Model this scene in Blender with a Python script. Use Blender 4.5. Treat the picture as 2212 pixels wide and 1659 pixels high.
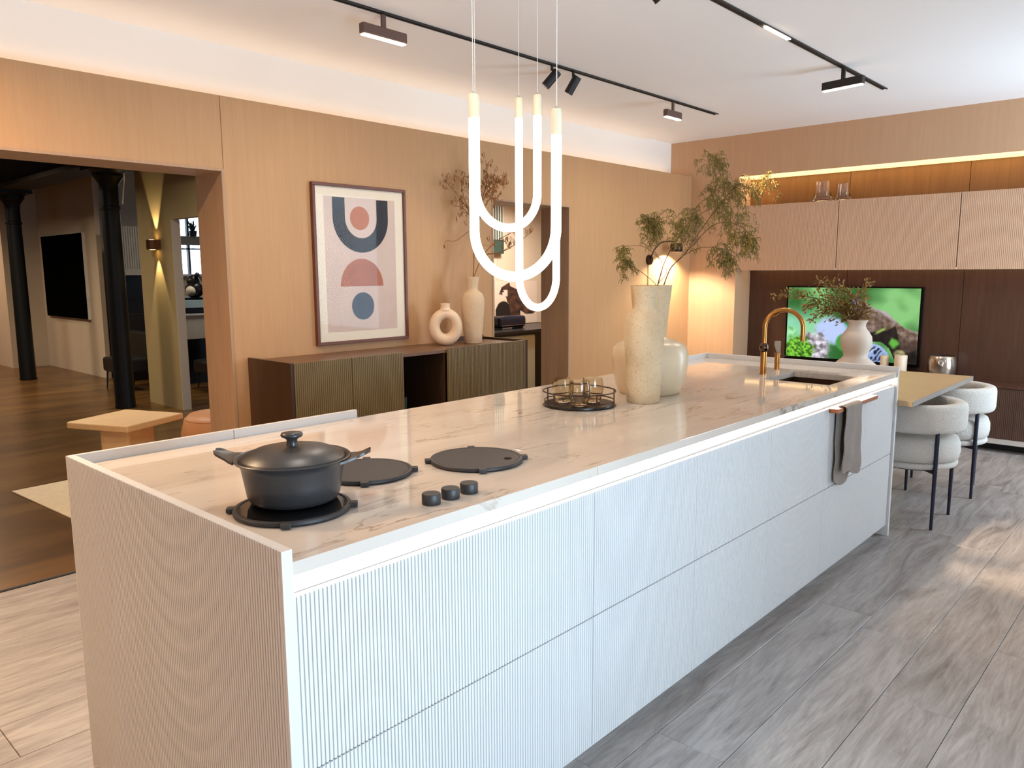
import bpy, math, random
from mathutils import Vector, Matrix, noise

# ---------------------------------------------------------------- clear
for o in list(bpy.data.objects):
    bpy.data.objects.remove(o, do_unlink=True)
SC = bpy.context.scene
COL = SC.collection
PI = math.pi

# ---------------------------------------------------------------- camera
cam_d = bpy.data.cameras.new('camera')
cam_d.sensor_width = 36.0
cam_d.lens = 27.08
cam_d.clip_start = 0.05
cam = bpy.data.objects.new('camera', cam_d)
COL.objects.link(cam)
RX = Vector((0.6756723, -0.7371873, -0.0046676))
RY = Vector((-0.1089257, -0.0935703, -0.9896362))
RZ = Vector((0.7291105, 0.6691782, -0.1435215))
m = Matrix((RX, -RY, -RZ)).transposed().to_4x4()
m.translation = Vector((-0.7077, -1.2372, 1.434))
cam.matrix_world = m
SC.camera = cam

# ---------------------------------------------------------------- colour management, world, daylight
SC.view_settings.view_transform = 'Standard'
SC.view_settings.look = 'None'
SC.view_settings.gamma = 1.0
SC.view_settings.use_curve_mapping = False
SC.view_settings.exposure = 0.52
SC.cycles.use_denoising = True
SC.cycles.max_bounces = 10
SC.cycles.diffuse_bounces = 8
SC.cycles.glossy_bounces = 4
SC.cycles.transmission_bounces = 8
SC.cycles.sample_clamp_indirect = 6.0
SC.cycles.caustics_reflective = False
SC.cycles.caustics_refractive = False

W = bpy.data.worlds.new('world')
SC.world = W
W.use_nodes = True
W.node_tree.nodes['Background'].inputs[0].default_value = (0.55, 0.72, 1.0, 1)
W.node_tree.nodes['Background'].inputs[1].default_value = 1.2


def area(name, loc, target, sx, sy, energy, col, spread=180):
    d = bpy.data.lights.new(name, 'AREA')
    d.shape = 'RECTANGLE'
    d.size, d.size_y = sx, sy
    d.energy = energy
    d.color = col
    d.spread = math.radians(spread)
    o = bpy.data.objects.new(name, d)
    COL.objects.link(o)
    o.location = loc
    v = Vector(target) - Vector(loc)
    o.rotation_euler = v.to_track_quat('-Z', 'Y').to_euler()
    return o


def spot(name, loc, target, energy, col, angle=60, blend=0.6, rad=0.03):
    d = bpy.data.lights.new(name, 'SPOT')
    d.energy = energy
    d.color = col
    d.spot_size = math.radians(angle)
    d.spot_blend = blend
    d.shadow_soft_size = rad
    o = bpy.data.objects.new(name, d)
    COL.objects.link(o)
    o.location = loc
    v = Vector(target) - Vector(loc)
    o.rotation_euler = v.to_track_quat('-Z', 'Y').to_euler()
    return o


WARM = (1.0, 0.74, 0.48)
WARMW = (1.0, 0.89, 0.75)
COOL = (0.58, 0.80, 1.0)
# daylight through the glazed shop front behind the camera
area('daylight_window', (0.30, -2.08, 0.86), (0.30, 0, 0.80), 1.0, 1.2, 56, COOL)
area('daylight_window', (5.45, -2.08, 1.36), (5.45, 0, 1.36), 1.2, 2.2, 74, (0.68, 0.85, 1.0))
# daylight through the showroom's far window
area('daylight_showroom', (4.9, 10.9, 1.6), (4.2, 6, 1.0), 1.6, 1.2, 40, COOL)

# ---------------------------------------------------------------- materials


def lin(c):
    def f(x):
        x /= 255.0
        return x / 12.92 if x <= 0.04045 else ((x + 0.055) / 1.055) ** 2.4
    return (f(c[0]), f(c[1]), f(c[2]), 1.0)


MATS = {}


def new_mat(name):
    mt = bpy.data.materials.new(name)
    mt.use_nodes = True
    nt = mt.node_tree
    b = nt.nodes['Principled BSDF']
    MATS[name] = mt
    return mt, nt, b


def coords(nt, scale=(1, 1, 1), kind='Object'):
    tc = nt.nodes.new('ShaderNodeTexCoord')
    mp = nt.nodes.new('ShaderNodeMapping')
    mp.inputs['Scale'].default_value = scale
    nt.links.new(tc.outputs[kind], mp.inputs['Vector'])
    return mp.outputs[0]


def noise_tex(nt, vec, scale, detail=3.0, rough=0.55, dist=0.0):
    n = nt.nodes.new('ShaderNodeTexNoise')
    n.inputs['Scale'].default_value = scale
    n.inputs['Detail'].default_value = detail
    n.inputs['Roughness'].default_value = rough
    n.inputs['Distortion'].default_value = dist
    nt.links.new(vec, n.inputs['Vector'])
    return n.outputs['Fac']


def ramp(nt, fac, stops):
    r = nt.nodes.new('ShaderNodeValToRGB')
    el = r.color_ramp.elements
    el[0].position, el[0].color = stops[0][0], stops[0][1]
    el[1].position, el[1].color = stops[-1][0], stops[-1][1]
    for p, c in stops[1:-1]:
        e = el.new(p)
        e.color = c
    nt.links.new(fac, r.inputs[0])
    return r.outputs[0]


def mixc(nt, fac, a, b, mode='MIX'):
    mx = nt.nodes.new('ShaderNodeMix')
    mx.data_type = 'RGBA'
    mx.blend_type = mode
    for sock, v in ((mx.inputs[0], fac), (mx.inputs[6], a), (mx.inputs[7], b)):
        if isinstance(v, (int, float, tuple)):
            sock.default_value = v
        else:
            nt.links.new(v, sock)
    return mx.outputs[2]


def bump(nt, bsdf, h, strength, dist=0.002):
    bp = nt.nodes.new('ShaderNodeBump')
    bp.inputs['Strength'].default_value = strength
    bp.inputs['Distance'].default_value = dist
    nt.links.new(h, bp.inputs['Height'])
    nt.links.new(bp.outputs[0], bsdf.inputs['Normal'])


def plain(name, rgb, rough=0.5, metal=0.0, var=0.06, vscale=8.0, bmp=0.0, bscale=60.0, bdist=0.002, coat=0.0, spec=0.5):
    mt, nt, b = new_mat(name)
    c = lin(rgb)
    v = coords(nt)
    n = noise_tex(nt, v, vscale)
    d = tuple(x * (1 - var) for x in c[:3]) + (1,)
    l = tuple(min(1, x * (1 + var)) for x in c[:3]) + (1,)
    nt.links.new(ramp(nt, n, [(0.3, d), (0.7, l)]), b.inputs['Base Color'])
    b.inputs['Roughness'].default_value = rough
    b.inputs['Metallic'].default_value = metal
    b.inputs['Specular IOR Level'].default_value = spec
    if coat:
        b.inputs['Coat Weight'].default_value = coat
        b.inputs['Coat Roughness'].default_value = 0.1
    if bmp:
        bump(nt, b, noise_tex(nt, v, bscale, 4.0), bmp, bdist)
    return mt


def wood(name, a, b_, rough=0.5, scale=(26, 26, 1.1), ns=3.0, spec=0.4, bmp=0.08, fine=True):
    mt, nt, b = new_mat(name)
    v = coords(nt, scale)
    n1 = noise_tex(nt, v, ns, 5.0, 0.6, 0.3)
    col = ramp(nt, n1, [(0.25, lin(a)), (0.75, lin(b_))])
    if fine:
        v2 = coords(nt, tuple(s * 6 for s in scale[:2]) + (scale[2] * 2.5,) if scale[2] < scale[0] else tuple(s * 4 for s in scale))
        n2 = noise_tex(nt, v2, ns, 2.0, 0.5)
        col = mixc(nt, 0.25, col, ramp(nt, n2, [(0.3, lin(tuple(x * 0.91 for x in a))), (0.7, lin(b_))]))
        bump(nt, b, n2, bmp, 0.001)
    nt.links.new(col, b.inputs['Base Color'])
    b.inputs['Roughness'].default_value = rough
    b.inputs['Specular IOR Level'].default_value = spec
    return mt


def emit(name, rgb, strength, base=None):
    mt, nt, b = new_mat(name)
    c = lin(rgb)
    b.inputs['Base Color'].default_value = lin(base) if base else c
    v = coords(nt)
    n = noise_tex(nt, v, 3.0)
    col = ramp(nt, n, [(0.0, tuple(x * 0.97 for x in c[:3]) + (1,)), (1.0, c)])
    nt.links.new(col, b.inputs['Emission Color'])
    b.inputs['Emission Strength'].default_value = strength
    return mt


def glass(name, rgb, rough=0.0):
    mt, nt, b = new_mat(name)
    b.inputs['Base Color'].default_value = lin(rgb)
    b.inputs['Roughness'].default_value = rough
    b.inputs['Transmission Weight'].default_value = 1.0
    b.inputs['IOR'].default_value = 1.45
    return mt


def painted(name, emission=0.0, rough=0.4):
    """flat print or screen: colours come from the mesh's colour attribute"""
    mt, nt, b = new_mat(name)
    a = nt.nodes.new('ShaderNodeVertexColor')
    a.layer_name = 'print'
    if emission:
        nt.links.new(a.outputs[0], b.inputs['Emission Color'])
        b.inputs['Emission Strength'].default_value = emission
        b.inputs['Base Color'].default_value = (0.01, 0.01, 0.01, 1)
        b.inputs['Roughness'].default_value = 0.2
    else:
        nt.links.new(a.outputs[0], b.inputs['Base Color'])
        b.inputs['Roughness'].default_value = rough
    return mt


wood('wall_wood', (186, 143, 100), (194, 152, 109), 0.55, (9, 9, 0.5), 3.0)
wood('jamb_wood_shaded', (168, 134, 104), (184, 150, 120), 0.5, (9, 9, 0.5), 3.0)  # darker wood tone puts the shade of the openings into the linings
wood('header_wood', (192, 154, 120), (200, 163, 129), 0.55, (9, 9, 0.5), 3.0)
plain('ceiling_white', (249, 250, 251), 0.85, var=0.01, vscale=1.5)
plain('bulkhead_white', (238, 235, 230), 0.85, var=0.01, vscale=1.5)
plain('greige', (200, 198, 196), 0.42, var=0.015, vscale=4)
plain('carcass_dark', (58, 56, 55), 0.6)
plain('greige_body', (190, 184, 178), 0.5, var=0.02)
plain('cab_beige', (204, 168, 138), 0.45, var=0.02, vscale=4)
wood('walnut', (62, 37, 25), (84, 52, 37), 0.38, (7, 7, 0.5), 4.0, spec=0.5)
wood('shelf_walnut_lit', (112, 76, 42), (134, 94, 56), 0.4, (7, 7, 0.5), 4.0)  # walnut lightened to amber, the shelf light is put into its colour
wood('walnut_flute', (70, 48, 38), (90, 64, 50), 0.45, (7, 7, 0.5), 4.0)
plain('plinth_dark', (28, 24, 22), 0.6)
plain('strip_grey', (186, 176, 166), 0.4)
wood('side_dark', (58, 40, 28), (74, 52, 36), 0.35, (5, 5, 0.7), 3.0)
plain('side_front', (118, 98, 64), 0.38, var=0.06, vscale=3)
wood('side_top', (104, 74, 54), (120, 88, 66), 0.4, (1.0, 14, 14), 3.0)
plain('black_matte', (26, 25, 25), 0.55, var=0.1)
plain('track_black', (24, 21, 20), 0.5, var=0.1)
plain('lamp_brown', (96, 72, 62), 0.5, var=0.05)
plain('iron', (44, 42, 42), 0.5, var=0.08, bmp=0.15, bscale=240, bdist=0.0006)
plain('pot_black', (50, 48, 48), 0.34, var=0.05, bmp=0.08, bscale=300, bdist=0.0004)
plain('hob_glass', (10, 10, 11), 0.06, var=0.1)
plain('copper_tap', (176, 122, 64), 0.24, 0.95, var=0.05)
plain('copper_handle', (170, 104, 72), 0.3, 0.9, var=0.05)
plain('chrome', (200, 200, 200), 0.08, 1.0, var=0.02)
plain('lever_grey', (150, 136, 120), 0.4, var=0.03)
plain('sink_brown', (74, 50, 34), 0.35, 0.6, var=0.08)
plain('tray_metal', (66, 40, 30), 0.35, 0.6, var=0.08)
plain('tray_base', (30, 26, 24), 0.3, var=0.08)
plain('towel', (134, 123, 114), 0.9, var=0.06, vscale=40, bmp=0.4, bscale=400, bdist=0.001)
plain('boucle', (194, 190, 183), 0.95, var=0.05, vscale=90, bmp=0.9, bscale=150, bdist=0.006, spec=0.15)
plain('navy_leg', (22, 24, 44), 0.35, 0.3, var=0.05)
plain('pillar_iron', (8, 7, 7), 0.5, spec=0.25, var=0.1, bmp=0.2, bscale=40)
plain('beam_dark', (48, 38, 30), 0.7, var=0.2, vscale=5)
plain('show_wall', (196, 180, 160), 0.8, var=0.02)
plain('show_wall_green', (170, 150, 106), 0.75, var=0.02)
plain('show_ceiling', (60, 54, 50), 0.9)
wood('coffee_oak', (222, 184, 138), (234, 200, 156), 0.45, (2, 14, 14), 2.0)
plain('rug_beige', (212, 196, 170), 0.95, var=0.06, vscale=30, bmp=0.6, bscale=180, bdist=0.006, spec=0.1)
plain('leather_tan', (196, 138, 92), 0.5, var=0.05)
plain('screen_black', (7, 7, 8), 0.35, var=0.05, spec=0.12)
plain('screen_matte', (6, 6, 6), 0.6, var=0.05, spec=0.0)
plain('frame_brown', (98, 50, 28), 0.4, var=0.1, vscale=20)
plain('mat_cream', (232, 220, 200), 0.8, var=0.01)
plain('print_mauve', (206, 184, 172), 0.8, var=0.05, vscale=6)
plain('ink_navy', (38, 38, 46), 0.7, var=0.12, vscale=14)
plain('ink_terracotta', (178, 106, 68), 0.75, var=0.1, vscale=14)
plain('ink_rose', (168, 104, 80), 0.75, var=0.14, vscale=9)
plain('ink_blue', (62, 74, 90), 0.75, var=0.1, vscale=14)
plain('ceramic_peach', (226, 196, 164), 0.6, var=0.04, bmp=0.15, bscale=60)
mt, nt, b = new_mat('ceramic_sand')
v = coords(nt)
n1 = noise_tex(nt, v, 9.0, 3.0)
base = ramp(nt, n1, [(0.3, lin((188, 163, 128))), (0.7, lin((204, 181, 147)))])
n2 = noise_tex(nt, v, 210.0, 3.0, 0.6)
pit = ramp(nt, n2, [(0.30, (1, 1, 1, 1)), (0.40, (0, 0, 0, 1))])
nt.links.new(mixc(nt, pit, base, lin((140, 112, 80))), b.inputs['Base Color'])
b.inputs['Roughness'].default_value = 0.85
bump(nt, b, noise_tex(nt, v, 110.0, 4.0, 0.65), 0.8, 0.005)
plain('ceramic_satin', (200, 180, 150), 0.3, var=0.05, vscale=10, bmp=0.05, bscale=40)
plain('ceramic_ivory', (214, 186, 152), 0.8, var=0.03, vscale=30, bmp=0.7, bscale=70, bdist=0.005)
plain('ceramic_white', (190, 176, 162), 0.6, var=0.02)
plain('candle_wax', (226, 204, 178), 0.5, var=0.03)
plain('bark', (96, 56, 26), 0.75, var=0.15, vscale=40)
plain('olive_leaf', (114, 96, 32), 0.6, var=0.25, vscale=30)
plain('dry_brown', (140, 92, 46), 0.7, var=0.2, vscale=40)
plain('sprig_leaf', (124, 96, 38), 0.6, var=0.3, vscale=30)
wood('table_oak', (164, 136, 98), (178, 152, 116), 0.4, (2.0, 22, 22), 2.0)
plain('edge_grey', (128, 120, 113), 0.4)
plain('bucket_dark', (96, 78, 68), 0.06, 1.0, var=0.02)
plain('bucket_steel', (176, 160, 146), 0.2, 0.9, var=0.03)
plain('pendant_cap', (236, 226, 194), 0.5, var=0.03)
plain('cable_white', (236, 232, 226), 0.5)
plain('cord_grey', (150, 140, 128), 0.6)
plain('bronze_dark', (58, 42, 34), 0.3, 0.7)
plain('counter_black', (26, 26, 30), 0.3)
plain('cabinet_sage', (180, 186, 168), 0.4, var=0.02)
plain('toaster_navy', (28, 32, 48), 0.15, 0.2, var=0.05)
plain('desk_blue', (178, 206, 216), 0.25)
plain('cabinet_cream', (202, 194, 178), 0.5)
plain('leather_black', (22, 21, 22), 0.35)
plain('frame_white', (226, 224, 222), 0.5)
plain('shopfront_frame', (50, 50, 52), 0.5)
plain('sconce_brown', (104, 66, 40), 0.5)
plain('panel_grey', (150, 146, 138), 0.6)
plain('book_green', (44, 66, 58), 0.6)
plain('book_white', (206, 200, 190), 0.6)
emit('led_white', (255, 238, 218), 4.0)
emit('tube_glow', (255, 236, 210), 5.0)
emit('lamp_glow', (255, 226, 196), 12.0)
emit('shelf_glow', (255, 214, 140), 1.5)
emit('niche_glow', (255, 206, 140), 4.0)
emit('sconce_glow', (255, 206, 130), 14.0)
glass('glass_clear', (250, 248, 244))
glass('glass_smoke', (238, 230, 212))
mt, nt, b = new_mat('glass_pane')
tr_ = nt.nodes.new('ShaderNodeBsdfTransparent')
gl_ = nt.nodes.new('ShaderNodeBsdfGlossy')
gl_.inputs['Roughness'].default_value = 0.02
lf_ = nt.nodes.new('ShaderNodeLayerWeight')
pw_ = nt.nodes.new('ShaderNodeMath'); pw_.operation = 'POWER'; pw_.inputs[1].default_value = 5.0
nt.links.new(lf_.outputs['Facing'], pw_.inputs[0])
lw = nt.nodes.new('ShaderNodeMath'); lw.operation = 'MULTIPLY_ADD'; lw.inputs[1].default_value = 0.9; lw.inputs[2].default_value = 0.004
nt.links.new(pw_.outputs[0], lw.inputs[0])
mx_ = nt.nodes.new('ShaderNodeMixShader')
nt.links.new(lw.outputs[0], mx_.inputs[0]); nt.links.new(tr_.outputs[0], mx_.inputs[1]); nt.links.new(gl_.outputs[0], mx_.inputs[2])
nt.links.new(mx_.outputs[0], nt.nodes['Material Output'].inputs['Surface'])
painted('screen_picture', 0.74)
painted('poster_print', 0.0, 0.5)
painted('window_view', 3.0)

# marble worktop
mt, nt, b = new_mat('marble')
v = coords(nt)
rot = nt.nodes.new('ShaderNodeMapping')
rot.inputs['Rotation'].default_value = (0, 0, math.radians(-9))
rot.inputs['Scale'].default_value = (0.6, 4.2, 1.0)
nt.links.new(v, rot.inputs['Vector'])
nf = noise_tex(nt, rot.outputs[0], 2.1, 6.0, 0.55, 0.9)
ab = nt.nodes.new('ShaderNodeMath'); ab.operation = 'SUBTRACT'; ab.inputs[1].default_value = 0.5
nt.links.new(nf, ab.inputs[0])
ab2 = nt.nodes.new('ShaderNodeMath'); ab2.operation = 'ABSOLUTE'
nt.links.new(ab.outputs[0], ab2.inputs[0])
vein = ramp(nt, ab2.outputs[0], [(0.0, (1, 1, 1, 1)), (0.012, (0, 0, 0, 1))])
patch = ramp(nt, noise_tex(nt, v, 2.6, 3.0), [(0.42, (0, 0, 0, 1)), (0.62, (1, 1, 1, 1))])
vm = mixc(nt, 1.0, vein, patch, 'MULTIPLY')
cloud = ramp(nt, noise_tex(nt, rot.outputs[0], 1.2, 4.0), [(0.3, lin((190, 178, 166))), (0.7, lin((207, 197, 185)))])
nt.links.new(mixc(nt, vm, cloud, lin((142, 124, 106))), b.inputs['Base Color'])
b.inputs['Roughness'].default_value = 0.055
b.inputs['Specular IOR Level'].default_value = 0.55

# greige vinyl floor boards
mt, nt, b = new_mat('floor_board')
oi = nt.nodes.new('ShaderNodeObjectInfo')
tc = nt.nodes.new('ShaderNodeTexCoord')
va = nt.nodes.new('ShaderNodeVectorMath'); va.operation = 'ADD'
cmb = nt.nodes.new('ShaderNodeCombineXYZ')
ml = nt.nodes.new('ShaderNodeMath'); ml.operation = 'MULTIPLY'; ml.inputs[1].default_value = 37.0
nt.links.new(oi.outputs['Random'], ml.inputs[0])
nt.links.new(ml.outputs[0], cmb.inputs[0]); nt.links.new(ml.outputs[0], cmb.inputs[1])
nt.links.new(tc.outputs['Object'], va.inputs[0]); nt.links.new(cmb.outputs[0], va.inputs[1])
mp = nt.nodes.new('ShaderNodeMapping'); mp.inputs['Scale'].default_value = (0.8, 5.0, 1)
nt.links.new(va.outputs[0], mp.inputs[0])
n1 = noise_tex(nt, mp.outputs[0], 1.9, 9.0, 0.66, 1.9)
c1 = ramp(nt, n1, [(0.30, lin((98, 90, 85))), (0.46, lin((144, 136, 131))), (0.62, lin((170, 163, 158)))])
mp2 = nt.nodes.new('ShaderNodeMapping'); mp2.inputs['Scale'].default_value = (2.0, 26, 1)
nt.links.new(va.outputs[0], mp2.inputs[0])
n2 = noise_tex(nt, mp2.outputs[0], 3.0, 6.0, 0.65, 0.9)
c2 = mixc(nt, 0.35, c1, ramp(nt, n2, [(0.3, lin((104, 95, 90))), (0.65, lin((176, 168, 162)))]))
tone = ramp(nt, oi.outputs['Random'], [(0.0, (0.94, 0.94, 0.94, 1)), (1.0, (1.04, 1.04, 1.04, 1))])
nt.links.new(mixc(nt, 1.0, c2, tone, 'MULTIPLY'), b.inputs['Base Color'])
b.inputs['Roughness'].default_value = 0.34
bump(nt, b, n2, 0.12, 0.001)

# stained showroom floor
mt, nt, b = new_mat('show_floor')
v = coords(nt, (0.7, 2.2, 1))
n1 = noise_tex(nt, v, 1.3, 6.0, 0.6, 0.6)
nt.links.new(ramp(nt, n1, [(0.25, lin((58, 38, 14))), (0.5, lin((88, 60, 26))), (0.8, lin((122, 88, 44)))]), b.inputs['Base Color'])
b.inputs['Roughness'].default_value = 0.3

# ---------------------------------------------------------------- mesh helpers
WORLD = {}     # world position of each object's origin


class MB:
    def __init__(s):
        s.v, s.f = [], []

    def add(s, vs, fs):
        k = len(s.v)
        s.v += [tuple(p) for p in vs]
        s.f += [tuple(i + k for i in f) for f in fs]
        return s

    def box(s, x0, x1, y0, y1, z0, z1):
        return s.add([(x0, y0, z0), (x1, y0, z0), (x1, y1, z0), (x0, y1, z0), (x0, y0, z1), (x1, y0, z1), (x1, y1, z1), (x0, y1, z1)],
                     [(0, 3, 2, 1), (4, 5, 6, 7), (0, 1, 5, 4), (1, 2, 6, 5), (2, 3, 7, 6), (3, 0, 4, 7)])

    def obox(s, c, ax, hx, hy, hz):
        """oriented box: centre c, ax = rotation about z, half sizes"""
        ca, sa = math.cos(ax), math.sin(ax)
        vs = []
        for dz in (-hz, hz):
            for dx, dy in ((-hx, -hy), (hx, -hy), (hx, hy), (-hx, hy)):
                vs.append((c[0] + dx * ca - dy * sa, c[1] + dx * sa + dy * ca, c[2] + dz))
        return s.add(vs, [(0, 3, 2, 1), (4, 5, 6, 7), (0, 1, 5, 4), (1, 2, 6, 5), (2, 3, 7, 6), (3, 0, 4, 7)])

    def lathe(s, prof, c=(0, 0, 0), n=40, cap=True):
        vs, fs = [], []
        for r, z in prof:
            for i in range(n):
                a = 2 * PI * i / n
                vs.append((c[0] + r * math.cos(a), c[1] + r * math.sin(a), c[2] + z))
        m_ = len(prof)
        for j in range(m_ - 1):
            for i in range(n):
                i2 = (i + 1) % n
                fs.append((j * n + i, j * n + i2, (j + 1) * n + i2, (j + 1) * n + i))
        if cap:
            fs.append(tuple(range(n - 1, -1, -1)))
            fs.append(tuple((m_ - 1) * n + i for i in range(n)))
        return s.add(vs, fs)

    def tube(s, pts, rad, n=8, closed=False, cap=True):
        pts = [Vector(p) for p in pts]
        k = len(pts)
        rads = rad if isinstance(rad, (list, tuple)) else [rad] * k
        vs, fs = [], []
        up = None
        for i, p in enumerate(pts):
            if closed:
                t = pts[(i + 1) % k] - pts[i - 1]
            else:
                t = pts[min(i + 1, k - 1)] - pts[max(i - 1, 0)]
            if t.length < 1e-9:
                t = Vector((0, 0, 1))
            t.normalize()
            if up is None:
                up = Vector((0, 0, 1)) if abs(t.z) < 0.9 else Vector((1, 0, 0))
            sd = t.cross(up)
            if sd.length < 1e-6:
                sd = t.cross(Vector((0.3, 0.8, 0.5)))
            sd.normalize()
            up = sd.cross(t).normalized()
            for j in range(n):
                a = 2 * PI * j / n
                vs.append(p + (sd * math.cos(a) + up * math.sin(a)) * rads[i])
        for i in range(k if closed else k - 1):
            i2 = (i + 1) % k
            for j in range(n):
                j2 = (j + 1) % n
                fs.append((i * n + j, i * n + j2, i2 * n + j2, i2 * n + j))
        if cap and not closed:
            fs.append(tuple(range(n - 1, -1, -1)))
            fs.append(tuple((k - 1) * n + j for j in range(n)))
        return s.add(vs, fs)

    def prism(s, poly, axis, a, b):
        """extrude a 2-D polygon along an axis ('x': poly=(y,z), 'y': poly=(x,z), 'z': poly=(x,y))"""
        def P(p, t):
            return {'x': (t, p[0], p[1]), 'y': (p[0], t, p[1]), 'z': (p[0], p[1], t)}[axis]
        n = len(poly)
        vs = [P(p, a) for p in poly] + [P(p, b) for p in poly]
        fs = [tuple(range(n)), tuple(range(2 * n - 1, n - 1, -1))]
        for i in range(n):
            j = (i + 1) % n
            fs.append((j, i, n + i, n + j))
        return s.add(vs, fs)

    def flutes(s, axis, u0, u1, face, back, z0, z1, pitch=0.0097, depth=0.0036):
        """upright milled panel: face/back are the coordinates across, u runs along axis ('x' or 'y')"""
        n = max(1, round((u1 - u0) / pitch))
        p = (u1 - u0) / n
        sg = 1 if back > face else -1
        prof = []
        for i in range(n):
            a = u0 + i * p
            prof += [(a, face + sg * depth * 0.9), (a + 0.10 * p, face), (a + 0.72 * p, face), (a + 0.80 * p, face + sg * depth)]
        prof.append((u1, face + sg * depth))
        k = len(prof)

        def P(u, w, z):
            return (u, w, z) if axis == 'x' else (w, u, z)
        vs = []
        for u, w in prof:
            vs += [P(u, w, z0), P(u, w, z1), P(u, back, z0), P(u, back, z1)]
        fs = []
        for i in range(k - 1):
            a, b_ = 4 * i, 4 * (i + 1)
            fs += [(a, b_, b_ + 1, a + 1), (a + 1, b_ + 1, b_ + 3, a + 3), (a + 2, b_ + 2, b_, a), (a + 3, b_ + 3, b_ + 2, a + 2)]
        fs += [(0, 1, 3, 2), (4 * (k - 1), 4 * (k - 1) + 2, 4 * (k - 1) + 3, 4 * (k - 1) + 1)]
        return s.add(vs, fs)

    def build(s, name, mat, parent=None, smooth=False, bevel=0.0, seg=2, sharp=None):
        org = WORLD.get(parent.name, Vector()) if parent else Vector()
        me = bpy.data.meshes.new(name)
        me.from_pydata([tuple(Vector(p) - org) for p in s.v], [], s.f)
        me.validate()
        import bmesh
        bm = bmesh.new()
        bm.from_mesh(me)
        bmesh.ops.recalc_face_normals(bm, faces=bm.faces)
        bm.to_mesh(me)
        bm.free()
        me.materials.append(MATS[mat] if isinstance(mat, str) else mat)
        if smooth:
            for p in me.polygons:
                p.use_smooth = True
            me.set_sharp_from_angle(angle=math.radians(sharp or 50))
        o = bpy.data.objects.new(name, me)
        COL.objects.link(o)
        if parent:
            o.parent = parent
        WORLD[o.name] = org.copy()
        if bevel:
            bv = o.modifiers.new('bevel', 'BEVEL')
            bv.width = bevel
            bv.segments = seg
            bv.limit_method = 'ANGLE'
        return o


def B(*a):
    return MB().box(*a)


def tag(o, label, cat, group=None):
    o['label'] = label
    o['category'] = cat
    if group:
        o['group'] = group
    return o


def thing(name, loc, label=None, cat=None, group=None):
    o = bpy.data.objects.new(name, None)
    COL.objects.link(o)
    o.empty_display_size = 0.1
    o.location = loc
    WORLD[o.name] = Vector(loc)
    if label:
        tag(o, label, cat, group)
    return o


def struct(o):
    o['kind'] = 'structure'
    return o


def stuff(o):
    o['kind'] = 'stuff'
    return o


def copy_tree(o, parent=None):
    c = o.copy()
    COL.objects.link(c)
    c.parent = parent
    for ch in list(o.children):
        copy_tree(ch, c)
    return c


def smooth_path(pts, n=6):
    """Catmull-Rom through the points"""
    P = [Vector(p) for p in pts]
    P = [P[0] * 2 - P[1]] + P + [P[-1] * 2 - P[-2]]
    out = []
    for i in range(1, len(P) - 2):
        for k in range(n):
            t = k / n
            a, b_, c, d = P[i - 1], P[i], P[i + 1], P[i + 2]
            out.append(0.5 * ((2 * b_) + (c - a) * t + (2 * a - 5 * b_ + 4 * c - d) * t * t + (3 * b_ - a - 3 * c + d) * t ** 3))
    out.append(P[-2])
    return out


def picture_mesh(name, mat, parent, origin, du, dv, nu, nv, fn):
    """a flat print: grid of nu x nv cells, fn(u, v) -> sRGB"""
    me = bpy.data.meshes.new(name)
    org = WORLD.get(parent.name, Vector()) if parent else Vector()
    o0, U, V = Vector(origin) - org, Vector(du), Vector(dv)
    vs = [tuple(o0 + U * (i / nu) + V * (j / nv)) for j in range(nv + 1) for i in range(nu + 1)]
    fs = [(j * (nu + 1) + i, j * (nu + 1) + i + 1, (j + 1) * (nu + 1) + i + 1, (j + 1) * (nu + 1) + i) for j in range(nv) for i in range(nu)]
    me.from_pydata(vs, [], fs)
    at = me.color_attributes.new('print', 'FLOAT_COLOR', 'POINT')
    flat = []
    for j in range(nv + 1):
        for i in range(nu + 1):
            c = fn(i / nu, j / nv)
            flat += list(lin(tuple(max(0, min(255, x)) for x in c)))
    at.data.foreach_set('color', flat)
    me.materials.append(MATS[mat])
    o = bpy.data.objects.new(name, me)
    COL.objects.link(o)
    o.parent = parent
    WORLD[o.name] = org.copy()
    return o


def mixt(a, b_, t):
    t = max(0.0, min(1.0, t))
    return tuple(x + (y - x) * t for x, y in zip(a, b_))


def sstep(e0, e1, x):
    t = max(0.0, min(1.0, (x - e0) / (e1 - e0)))
    return t * t * (3 - 2 * t)


def inpoly(u, v, poly):
    c = False
    j = len(poly) - 1
    for i in range(len(poly)):
        if (poly[i][1] > v) != (poly[j][1] > v) and u < (poly[j][0] - poly[i][0]) * (v - poly[i][1]) / (poly[j][1] - poly[i][1]) + poly[i][0]:
            c = not c
        j = i
    return c

# ================================================================ THE SETTING
CZ = 2.69          # ceiling height
YW, YB = 2.74, 3.03  # wood partition, front and back
XT = 6.27          # cabinet wall plane
XL, YF = -3.6, -1.95
random.seed(11)

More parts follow.
